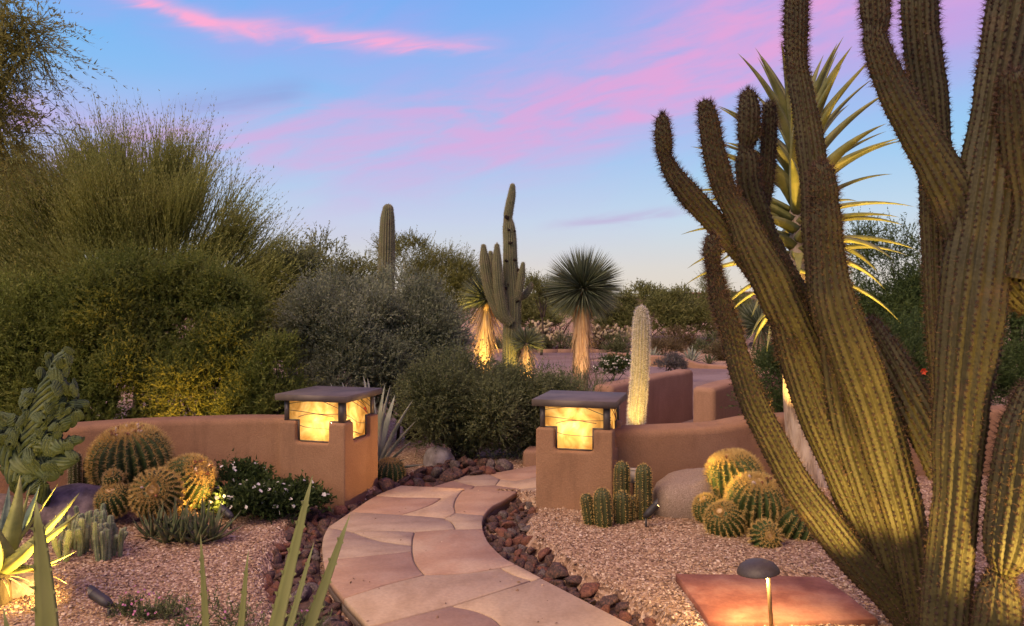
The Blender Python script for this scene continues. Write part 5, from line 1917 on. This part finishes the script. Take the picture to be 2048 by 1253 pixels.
def shrub(name, label, cat, lobes, m, ntwig, L, nl, ll, lw, seed, up=0.6, out=0.7, rough=0.5, ang=0.7, droop=0.0, group=None, base=None,
          shell=0.16, gap=0.5, stem_w=0.004, nstem=16, stem_r=0.03, low=-0.45, trunk=None, back=0.35, foliage='foliage', tip_bias=0.0, clump=1.0, focus=None):
    g = np.random.default_rng(seed)
    lobes = np.array(lobes, float)
    sub = [lobes * np.array([1, 1, 1, 0.9, 0.9, 0.9])]
    for q in lobes:
        nsub = int(np.clip(10 * (q[3] * q[5]) ** 0.5 * clump, 7, 22))
        uu = unit(g.normal(size=(nsub * 3, 3)))
        uu = uu[(uu[:, 2] > low) & (uu[:, 1] < 0.55)][:nsub]
        rs = g.uniform(0.24, 0.42, (len(uu), 1))
        sub.append(np.c_[q[:3] + q[3:] * uu * (1.02 - rs * 0.75) * g.uniform(0.9, 1.08, (len(uu), 1)), q[3:][None] ** 0.5 * (q[3:].mean() ** 0.5) * rs])
    nbase = len(lobes)
    full = lobes
    lobes = np.vstack(sub)
    wgt = lobes[:, 3] * lobes[:, 5]
    wgt[:nbase] *= 0.32
    k = g.choice(len(lobes), size=ntwig * 3, p=wgt / wgt.sum())
    u = unit(g.normal(size=(ntwig * 3, 3)))
    keep = (u[:, 2] > low) & ((u[:, 1] < 0.3) | (g.random(len(u)) < back))
    k, u = k[keep], u[keep]
    C, Rr = lobes[k, :3], lobes[k, 3:]
    w1, w2 = Wave(seed + 1, 2.2), Wave(seed + 2, 5.5)
    s = np.clip(1 - g.exponential(shell, len(u)), 0.25, 1)
    pos0 = C + Rr * u
    s = s * (1 + 0.08 * w1(pos0 * 1.2) + 0.05 * w2(pos0))
    pos = C + Rr * u * s[:, None]
    gapn = w1(pos * 1.6 + 9) * 0.6 + w2(pos) * 0.5
    ok = (gapn > -gap) | (g.random(len(u)) < 0.22)
    pos, u = pos[ok][:ntwig], u[ok][:ntwig]
    if focus is not None:
        u = unit(pos - np.array(focus, float))
    d = unit(u * out + np.array([0, 0, up]) + g.normal(size=u.shape) * rough)
    Ls = L * g.uniform(0.55, 1.25, len(pos)) * (1 + 0.3 * w1(pos))
    v, f, tone = twig_mesh(pos, d, Ls, nl, ll, lw, ang, droop, g, stem_w, tip_bias)
    b = np.array(base if base is not None else (full[:, 0].mean(), full[:, 1].mean(), gz(full[:, 0].mean(), full[:, 1].mean())), float)
    lobes = full
    root = thing(name, b, label, cat, group)
    # woody stems from the foot to the lobes
    mb = MB()
    for i in range(nstem):
        q = lobes[g.integers(len(lobes))]
        uu = unit(g.normal(size=3) + [0, -0.3, 0.4])
        e = q[:3] + q[3:] * uu * g.uniform(0.5, 0.95)
        st = b if trunk is None else np.array(trunk, float)
        st = st + g.normal(size=3) * [0.08, 0.08, 0.0]
        midp = st * 0.5 + e * 0.5 + g.normal(size=3) * np.array([0.12, 0.12, 0.08]) * q[3] + [0, 0, 0.1 * q[5]]
        pts = cr(np.array([st, midp, e]), 4)
        mb.tube(pts, np.linspace(stem_r, stem_r * 0.15, len(pts)), 5)
    if trunk is not None:
        mb.tube(cr(np.array([b - [0, 0, 0.1], b * 0.5 + np.array(trunk) * 0.5 + [0.05, 0, 0], trunk]), 4), np.linspace(stem_r * 2.0, stem_r * 1.3, 9), 8)
    obj('trunk' if trunk is not None else 'stems', mb.mesh('stems', True), M['bark'], root)
    fo = obj('crown' if trunk is not None else foliage, npmesh('foliage', v, f, tone), M[m], root)
    return root, pos, u


# left side, front to back
HG = 'creosote shrubs hedging the left wall'
shrub('creosote_shrub', 'dark olive creosote shrub at the far left behind the crested cactus', 'shrub',
      [(-6.9, 10.3, 1.3, 0.95, 0.7, 1.15), (-6.2, 10.1, 0.7, 0.9, 0.6, 0.95), (-7.2, 10.0, 0.6, 0.8, 0.5, 0.8)], 'lf_creosote', 7600, 0.26, 14, 0.044, 0.019, 201, 0.6, group=HG, low=-0.8, gap=1.1)
shrub('creosote_shrub', 'olive creosote shrub behind the middle of the left wall', 'shrub',
      [(-5.5, 10.35, 1.55, 0.85, 0.7, 1.05), (-5.2, 10.0, 0.7, 0.95, 0.6, 0.9), (-5.85, 9.9, 0.55, 0.5, 0.45, 0.65)], 'lf_creosote', 7200, 0.26, 14, 0.044, 0.019, 202, 0.6, group=HG, low=-0.8, gap=1.1)
shrub('creosote_shrub', 'golden-lit creosote shrub nearest the left lantern pillar', 'shrub',
      [(-4.4, 10.4, 1.45, 0.80, 0.7, 1.0), (-4.1, 10.0, 0.7, 0.85, 0.6, 0.85), (-3.75, 10.2, 1.4, 0.45, 0.5, 0.7)], 'lf_creosote', 8000, 0.26, 14, 0.044, 0.019, 203, 0.6, group=HG, low=-0.8, gap=1.1)
shrub('creosote_shrub', 'smaller yellowing shrub just behind the left lantern pillar cap', 'shrub',
      [(-3.05, 9.6, 0.95, 0.42, 0.4, 0.6), (-3.3, 9.7, 0.6, 0.5, 0.4, 0.55)], 'lf_creosote', 2600, 0.22, 13, 0.038, 0.016, 204, 0.7, group=HG, low=-0.8, gap=1.1)
shrub('palo_verde', 'broad feathery palo verde tree filling the upper left', 'tree',
      [(-7.7, 13.3, 3.1, 1.4, 1.2, 1.1), (-6.4, 13.1, 3.35, 1.0, 1.0, 0.95), (-5.6, 13.0, 3.0, 0.85, 0.9, 0.85), (-4.9, 13.0, 2.45, 0.7, 0.7, 0.75),
       (-9.0, 13.3, 3.0, 1.2, 1.1, 1.2), (-6.6, 12.8, 2.5, 1.5, 0.8, 0.8), (-8.8, 12.9, 1.7, 1.7, 0.7, 1.0), (-6.9, 12.5, 1.9, 1.3, 0.6, 0.9), (-5.3, 12.6, 1.7, 1.7, 0.7, 0.9), (-4.35, 12.7, 1.6, 0.8, 0.6, 0.9)],
      'lf_palo', 20000, 0.95, 19, 0.046, 0.014, 205, 0.25, 1.0, 0.16, 0.30, 0.04, focus=(-6.6, 13.6, 1.3), shell=0.3, gap=0.8, trunk=(-6.7, 13.4, 1.4), base=(-6.8, 13.5, -0.12), stem_w=0.0085, nstem=40, low=-0.45, stem_r=0.04)
shrub('olive_shrub', 'tall dark shrub between the palo verde and the grey-green shrub', 'shrub',
      [(-3.75, 12.8, 2.05, 0.65, 0.6, 0.75), (-3.5, 12.6, 1.3, 0.7, 0.6, 0.8)], 'lf_dark', 4200, 0.32, 14, 0.05, 0.021, 206, 0.6, tip_bias=0.1)
SG = 'grey-green sage shrubs in the middle distance'
shrub('sage_shrub', 'rounded grey-green sage shrub behind the left lantern pillar', 'shrub',
      [(-2.55, 11.5, 1.5, 0.80, 0.7, 0.85), (-2.4, 11.2, 0.8, 0.95, 0.6, 0.75)], 'lf_sage', 6400, 0.26, 15, 0.042, 0.018, 207, 0.7, group=SG, low=-0.7)
shrub('sage_shrub', 'taller grey-green sage shrub under the single-stemmed saguaro', 'shrub',
      [(-1.85, 12.1, 1.75, 0.75, 0.7, 0.80), (-1.35, 12.0, 1.35, 0.55, 0.6, 0.7), (-1.6, 11.7, 0.9, 0.8, 0.6, 0.8)], 'lf_sage', 6800, 0.26, 15, 0.042, 0.018, 208, 0.7, group=SG, low=-0.7)
DG = 'dark shrubs between the lantern pillars'
shrub('dark_shrub', 'dense dark green shrub beside the path between the two pillars', 'shrub',
      [(-0.95, 10.4, 0.62, 0.62, 0.55, 0.70), (-0.35, 10.5, 0.55, 0.62, 0.55, 0.66)], 'lf_dark', 6400, 0.24, 15, 0.036, 0.015, 209, 0.6, group=DG, low=-0.9)
shrub('dark_shrub', 'dense dark green shrub just left of the right lantern pillar', 'shrub',
      [(0.15, 10.65, 0.52, 0.52, 0.5, 0.62), (0.62, 10.9, 0.40, 0.45, 0.45, 0.48)], 'lf_dark', 4600, 0.24, 15, 0.036, 0.015, 210, 0.6, group=DG, low=-0.9)
shrub('twiggy_shrub', 'thin twiggy shrub with bare stems beside the round-headed yucca', 'shrub',
      [(0.85, 11.7, 0.35, 0.55, 0.35, 0.35), (1.25, 11.9, 0.35, 0.4, 0.3, 0.3)], 'lf_dark', 170, 0.62, 12, 0.03, 0.010, 211, 1.0, 0.9, 0.35, 0.6, stem_w=0.006, shell=0.4)
# mesquite hanging in at the top left
shrub('mesquite_tree', 'mesquite branch with drooping feathery leaves at the top left corner', 'tree',
      [(-5.45, 7.6, 4.45, 0.50, 0.5, 0.75), (-5.35, 7.5, 3.6, 0.40, 0.4, 0.40), (-5.1, 7.6, 4.75, 0.35, 0.4, 0.25), (-6.3, 7.7, 4.6, 0.8, 0.6, 0.9)],
      'lf_mesq', 3600, 0.5, 26, 0.050, 0.012, 212, -0.25, 0.6, 0.55, 0.55, 0.45, trunk=(-6.5, 7.8, 2.9), base=(-6.7, 7.9, 0), shell=0.4, gap=0.35, stem_w=0.0045, nstem=20, stem_r=0.04, low=-1)
# right side behind the giant cactus
shrub('mesquite_tree', 'airy green mesquite tree behind the giant cactus at right', 'tree',
      [(6.7, 13.2, 2.55, 0.85, 0.7, 0.85), (7.0, 13.0, 1.6, 1.2, 0.8, 0.8), (6.1, 13.1, 1.6, 0.6, 0.6, 0.6)], 'lf_green', 4200, 0.46, 18, 0.046, 0.016, 213, 0.35, 0.6, 0.55, 0.6, 0.1,
      trunk=(6.9, 13.3, 1.0), base=(7.0, 13.4, -0.12), shell=0.35, gap=0.25, nstem=20, stem_r=0.025, low=-0.8)
shrub('mesquite_tree', 'dark leafy tree at the right edge behind the thick torch cactus', 'tree',
      [(8.8, 12.6, 2.5, 0.9, 0.7, 1.1), (8.2, 12.4, 1.2, 0.9, 0.7, 1.0)], 'lf_green', 3600, 0.42, 16, 0.048, 0.018, 214, 0.4, trunk=(8.7, 12.8, 1.0), base=(8.8, 12.9, -0.12), shell=0.3, gap=0.4, nstem=24, low=-0.8)
shrub('green_shrub', 'dark green shrub between the leftmost giant cactus arm and the tree aloe trunk', 'shrub',
      [(3.72, 10.5, 0.65, 0.42, 0.4, 0.75), (3.95, 10.6, 1.0, 0.4, 0.4, 0.45)], 'lf_green', 2200, 0.22, 14, 0.034, 0.014, 215, 0.6)
shrub('green_shrub', 'bright green shrub with red flowers right of the leaning cactus stems', 'shrub',
      [(5.9, 10.9, 0.95, 0.75, 0.6, 0.85), (6.6, 11.0, 0.9, 0.6, 0.5, 0.8), (5.0, 10.8, 0.6, 0.5, 0.5, 0.6)], 'lf_green', 4200, 0.26, 14, 0.038, 0.014, 216, 0.7)
shrub('green_shrub', 'dark shrub at the right edge beyond the wall', 'shrub',
      [(7.6, 10.6, 0.85, 0.7, 0.5, 0.8), (8.4, 10.7, 0.9, 0.7, 0.5, 0.8)], 'lf_green', 2400, 0.26, 14, 0.036, 0.014, 217, 0.6)
# trees and scrub beyond the saguaros
shrub('palo_verde', 'olive palo verde tree between the two saguaros', 'tree',
      [(-3.4, 24, 3.2, 1.0, 0.9, 0.95), (-2.2, 24.3, 2.75, 1.15, 0.9, 0.85), (-1.2, 24.2, 2.3, 0.8, 0.8, 0.8), (-2.4, 23.8, 1.6, 1.6, 0.8, 0.8)], 'lf_far', 4200, 0.48, 15, 0.06, 0.020, 218, 0.55, rough=0.45,
      trunk=(-2.5, 24.2, 1.0), base=(-2.4, 24.4, -0.12), gap=0.45, shell=0.25, stem_w=0.008)
shrub('palo_verde', 'small olive tree on the skyline right of the saguaro', 'tree',
      [(1.15, 31, 2.55, 0.62, 0.5, 0.45), (1.5, 31.2, 2.2, 0.5, 0.5, 0.4)], 'lf_far', 900, 0.4, 13, 0.07, 0.025, 219, 0.5, trunk=(1.25, 31, 1.5), base=(1.2, 31, -0.1), stem_w=0.01, nstem=10)
BG = 'scrub trees on the far bank'
for k, (px, py, Y, rx, rz, txt) in enumerate([
        (1225, 640, 37, 0.95, 1.25, 'far olive scrub tree right behind the round-headed yucca'),
        (1285, 630, 40, 1.5, 1.35, 'far olive scrub tree above the woolly white cactus'),
        (1345, 640, 37, 1.15, 1.15, 'far olive scrub tree left of the blue-green agave'),
        (1405, 632, 39, 1.35, 1.5, 'far yellow-green scrub tree beside the leftmost giant cactus arm'),
        (1470, 640, 36, 1.2, 1.0, 'far scrub tree seen through the giant cactus stems'),
        (1110, 625, 39, 1.2, 0.8, 'far green scrub tree left of the round-headed yucca'),
        (1060, 640, 36, 0.9, 0.7, 'far green scrub tree just right of the saguaro trunk'),
        (890, 600, 38, 2.2, 1.5, 'far scrub tree behind the olive palo verde'),
        (640, 560, 30, 1.8, 1.6, 'far scrub tree behind the tall dark shrub')]):
    c = P(px, py - 8, Y)
    rx, rz = rx * 1.2, rz * 1.15
    shrub('scrub_tree', txt, 'tree', [(c[0], c[1], c[2], rx, 0.8, rz * 0.8), (c[0] + rx * 0.3, c[1] - 0.3, c[2] - rz * 0.4, rx * 0.9, 0.7, rz * 0.6)],
          'lf_far', 1600, 0.42, 12, 0.11, 0.042, 230 + k, 0.6, group=BG, stem_w=0.01, nstem=8, gap=0.6)
# feathery tree top standing above the house roof
shrub('palo_verde', 'sparse feathery tree top above the adobe roof', 'tree', [(15.6, 58, 3.6, 0.9, 0.7, 0.8)], 'lf_far', 420, 0.8, 13, 0.10, 0.03, 245, 0.8, base=(15.6, 58, 1.0), trunk=(15.6, 58, 2.4), stem_w=0.012, nstem=10)
# dry brush on the bank
DB = 'dry brush on the far bank'
g0 = np.random.default_rng(77)
DRY = [(1065, 690, 33.8, .75, .5, 'dry brown brush right of the small glowing yucca'), (1100, 678, 35, .8, .6, 'dry brown brush below the pale cholla'),
       (1135, 690, 33.6, .8, .55, 'dry grey brush left of the round-headed yucca trunk'), (1200, 680, 35.5, .9, .7, 'dry brown brush right of the round-headed yucca trunk'),
       (1232, 690, 33.8, .7, .5, 'low dry brush above the far white flowers'), (1330, 690, 31, .7, .45, 'purplish dry brush left of the blue-green agave'),
       (1425, 680, 33, .8, .6, 'dry brush beside the leftmost giant cactus arm'), (1445, 690, 29, .5, .4, 'dry brush at the foot of the stepped low wall'),
       (1010, 690, 34, .8, .6, 'dry brush behind the saguaro trunk'), (1350, 672, 35, 1.0, .6, 'tan dry brush under the far scrub trees')]
for k, (px, py, Y, rx, rz, txt) in enumerate(DRY):
    c = P(px, py, Y)
    c[2] = gz(c[0], c[1]) + rz * 0.4
    shrub('dry_brush', txt, 'shrub', [(c[0], c[1], c[2], rx, rx * 0.7, rz)], 'lf_dry' if k % 2 else 'lf_dark', 520, 0.3, 11, 0.06, 0.022, 250 + k, 0.6, group=DB, stem_w=0.008, nstem=8)
shrub('grey_shrub', 'low grey ball shrub between the straight wall and the stepped far wall', 'shrub', [P(1340, 735, 20.5).tolist() + [0.42, 0.4, 0.30]], 'lf_grey', 900, 0.16, 11, 0.035, 0.013, 270, 0.5, base=P(1340, 742, 20.5), low=-0.2, nstem=8, stem_r=0.015)


# ---- flowering mounds
def blossoms(root, pos, nrm, n, size, m, g, name='flowers'):
    k = g.choice(len(pos), n)
    p, u = pos[k], unit(nrm[k] + g.normal(size=(n, 3)) * 0.4 + [0, -0.3, 0.5])
    p = p + unit(nrm[k]) * 0.07 + [0, 0, 0.04]
    a = unit(np.cross(u, g.normal(size=(n, 3))))
    b = np.cross(u, a)
    vs_, fs_, tn = [], [], []
    for q in range(6):
        th = q * math.pi / 3
        d = a * math.cos(th) + b * math.sin(th)
        s = -a * math.sin(th) + b * math.cos(th)
        sz = size * g.uniform(0.7, 1.2, (n, 1))
        vs_.append(np.stack([p, p + d * sz * 0.6 + s * sz * 0.35 + u * sz * 0.2, p + d * sz + u * sz * 0.1, p + d * sz * 0.6 - s * sz * 0.35 + u * sz * 0.2], 1))
    v = np.concatenate(vs_).reshape(-1, 3)
    o = obj(name, npmesh(name, v, np.arange(len(v)).reshape(-1, 4), g.random(len(v))), M[m], root)
    tag(o, kind='stuff')


gf = np.random.default_rng(5)
r_, p_, u_ = shrub('lantana', 'green lantana mound dotted with white flowers before the left wall', 'flowering shrub',
                   [(-2.80, 7.45, 0.08, 0.42, 0.32, 0.25), (-2.35, 7.28, 0.05, 0.45, 0.3, 0.17), (-2.05, 7.22, 0.02, 0.3, 0.22, 0.16), (-2.45, 7.08, 0.05, 0.35, 0.2, 0.2)], 'lf_lantana', 2100, 0.12, 9, 0.040, 0.024, 300, 0.6, low=-0.2, nstem=10, stem_r=0.012)
blossoms(r_, p_, u_, 170, 0.022, 'petal_white', gf)
r_, p_, u_ = shrub('fleabane', 'low pink-flowered groundcover at the bottom left between the agave leaves', 'flowering plant',
                   [(-1.95, 4.75, 0.0, 0.42, 0.22, 0.10), (-1.45, 4.55, -0.02, 0.35, 0.2, 0.12), (-2.4, 4.9, 0.0, 0.25, 0.15, 0.06)], 'lf_dark', 620, 0.10, 9, 0.024, 0.008, 301, 0.6, low=-0.1, nstem=4, stem_r=0.006, gap=0.3)
blossoms(r_, p_, u_, 70, 0.010, 'petal_pink', gf)
c_ = P(1240, 724, 20.5)
r_, p_, u_ = shrub('white_flower_mound', 'far mound of white flowers left of the woolly cactus', 'flowering shrub', [(c_[0], c_[1], 0.28, 0.5, 0.35, 0.28), (c_[0] - 0.35, c_[1], 0.15, 0.4, 0.3, 0.2)], 'lf_green', 900, 0.14, 9, 0.05, 0.025, 302, 0.5, low=-0.2, nstem=6, stem_r=0.012)
blossoms(r_, p_, u_, 170, 0.035, 'petal_white', gf)


def red_bloom(px, py, Y, label):
    g = np.random.default_rng(int(px))
    c = P(px, py, Y)
    root = thing('red_flower', c * [1, 1, 0] + [0, 0, c[2] - 0.35], label, 'flower', 'red blooms among the shrubs at right')
    obj('stalk', MB().tube([c - [0.02, 0, 0.35], c - [0.01, 0, 0.15], c], 0.006, 5).mesh('stalk'), M['lf_green'], root)
    for k in range(6):
        a = k * math.pi / 3
        d = unit(np.array([math.cos(a), -0.5, math.sin(a)]))
        s = np.cross(d, [0, 1, 0]) * 0.022
        v = [c, c + d * 0.03 + s, c + d * 0.055 + [0, -0.012, 0], c + d * 0.03 - s]
        obj('petal', npmesh('petal', v, np.array([[0, 1, 2, 3]]), np.full(4, k / 6)), M['petal_red'], root)


red_bloom(1862, 700, 9.6, 'upper red flower beside the thick torch cactus trunk')
red_bloom(1845, 743, 9.6, 'lower red flower beside the thick torch cactus trunk')


# ---- chollas on the bank
CJ = {}


def cholla(px, py, Y, h, label, seed):
    g = np.random.default_rng(seed)
    b = P(px, py, Y)
    b[2] = gz(b[0], b[1])
    root = thing('cholla', b, label, 'cactus', 'pale chollas on the far bank')
    obj('trunk', MB().tube([b, b + [0.05, 0, h * 0.35], b + [0, 0, h * 0.55]], [0.07, 0.06, 0.05], 7).mesh('trunk'), M['bark'], root)
    if 'me' not in CJ:
        CJ['me'] = []
        for k in range(5):
            v, f, tone, ar = ribbed(np.array([(0, 0, 0), (0, 0, 0.5), (0.05, 0, 1.0)]), [0.24, 0.34, 0.26], 7, 0.3, 3, 3, True, 0, 0.1, k)
            jm = npmesh('joint', v, f, np.full(len(v), k / 5))
            jm.materials.append(M['cholla'])
            CJ['me'].append(jm)
    for k in range(34):
        s = b + np.array([g.normal() * 0.28 * h, g.normal() * 0.2 * h, h * g.uniform(0.4, 0.95)])
        d = unit(g.normal(size=3) + [0, 0, 0.7])
        o = put(bpy.data.objects.new('joint', CJ['me'][k % 5]), root, s)
        o.rotation_euler = Vector(d).to_track_quat('Z', 'Y').to_euler()
        o.scale = (0.17 * h,) * 3


cholla(1085, 668, 34.5, 1.35, 'pale cholla right of the saguaro', 1)
cholla(1066, 664, 36.0, 1.2, 'pale cholla nearest the saguaro trunk', 2)
cholla(1242, 682, 34.0, 1.15, 'pale cholla left of the woolly white cactus', 3)
cholla(1118, 684, 33.9, 0.9, 'low pale cholla left of the round-headed yucca', 4)
cholla(1198, 672, 35.5, 1.1, 'pale cholla right behind the round-headed yucca trunk', 5)

# ------------------------------------------------------------------ driveway, kerb, house, small things
dw = np.array([(-40, 18.0), (0.6, 18.0), (1.6, 15.2), (2.5, 13.4), (2.9, 13.0), (3.6, 13.3), (5.5, 15.2), (9, 20.5), (16, 22.2), (16, 23.2), (6.4, 24.4), (3.5, 26.8), (2.9, 29), (3.6, 32.6), (-40, 33.4)], float)
v, f = slab(cr(np.vstack([dw]), 4), -0.35, -0.085, 0.0, 0.01)
tag(obj('driveway', npmesh('driveway', v, f), M['pavers']), 'rose-grey paved driveway beyond the shrubs', 'driveway', kind='structure')
kb = MB()
kp = np.array([(-40, 33.55, 0), (-10, 33.3, 0), (2.0, 32.8, 0), (3.8, 32.7, 0)])
kc = cr(kp, 8)
for a, b in zip(kc[:-1], kc[1:]):
    t = unit(b - a)
    n_ = np.array([-t[1], t[0], 0]) * 0.09
    b_ = b - t * 0.012
    top, bot = np.array([0, 0, 0.06]), np.array([0, 0, -0.3])
    kb.add([a - n_ + bot, b_ - n_ + bot, b_ + n_ + bot, a + n_ + bot, a - n_ + top, b_ - n_ + top, b_ + n_ + top, a + n_ + top],
           [(0, 3, 2, 1), (4, 5, 6, 7), (0, 1, 5, 4), (2, 3, 7, 6), (0, 4, 7, 3), (1, 2, 6, 5)])
tag(obj('kerb', kb.mesh('kerb'), M['stucco_pale']), 'pale kerb along the far edge of the driveway', 'kerb', kind='structure')
g1 = np.random.default_rng(90)
bank = bpy.data.objects.new('bank_stones', None)
put(bank, None, (0, 36, 0))
tag(bank, 'scattered stones on the far bank beyond the driveway', 'rocks', kind='structure')
for k in range(60):
    x, y = g1.uniform(-6, 13), g1.uniform(33.6, 42)
    o = put(bpy.data.objects.new('rock', ROCKS[int(g1.integers(10)) * 3 + (2 if g1.random() < 0.6 else 1)][1]), bank, (x, y, gz(x, y) + 0.06))
    o.rotation_euler = (0, 0, g1.random() * 6.28)
    s = g1.uniform(0.12, 0.35)
    o.scale = (s, s, s * 0.8)


def house():
    root = thing('adobe_house', (13, 64, 1.4), 'low flat-roofed brown adobe house on the skyline at right', 'house')

    def block(x0, x1, y0, y1, z):
        obj('wall', MB().box((x0, y0, 0.2), (x1, y1, z)).mesh('wall'), M['adobe'], root)
        obj('parapet', MB().box((x0 - 0.12, y0 - 0.12, z + 0.003), (x1 + 0.12, y1 + 0.12, z + 0.16)).mesh('parapet'), M['adobe'], root)
    block(9.3, 12.6, 62, 70, 2.55)
    block(13.2, 17.2, 61, 70, 2.85)
    block(17.6, 24.0, 62.5, 72, 2.95)
    for x in (14.2, 19.2, 21.2):
        y = 60.98 if x < 17 else 62.48
        w = obj('window', MB().box((x, y - 0.02, 1.5), (x + 0.9, y + 0.1, 2.4)).mesh('window'), M['window'], root)
        obj('frame', MB().box((x - 0.1, y - 0.05, 2.4), (x + 1.0, y + 0.1, 2.5)).mesh('frame'), M['stucco_pale'], w)


house()


def utility_box():
    Y = 7.25
    c = P(1268, 965, Y)
    b = np.array([c[0], c[1], gz(c[0], c[1])])
    root = thing('junction_box', b, 'small grey electrical box on a post between the tall column cacti', 'electrical box')
    t = P(1266, 940, Y)[2]
    obj('post', MB().box((b[0] - 0.012, b[1] - 0.012, b[2] - 0.05), (b[0] + 0.012, b[1] + 0.012, t - 0.12)).mesh('post'), M['bark'], root)
    obj('box', MB().box((b[0] - 0.035, b[1] - 0.03, t - 0.123), (b[0] + 0.035, b[1] + 0.03, t)).mesh('box'), M['box_grey'], root)
    obj('lid', MB().box((b[0] - 0.039, b[1] - 0.034, t + 0.002), (b[0] + 0.039, b[1] + 0.034, t + 0.012)).mesh('lid'), M['box_grey'], root)


utility_box()
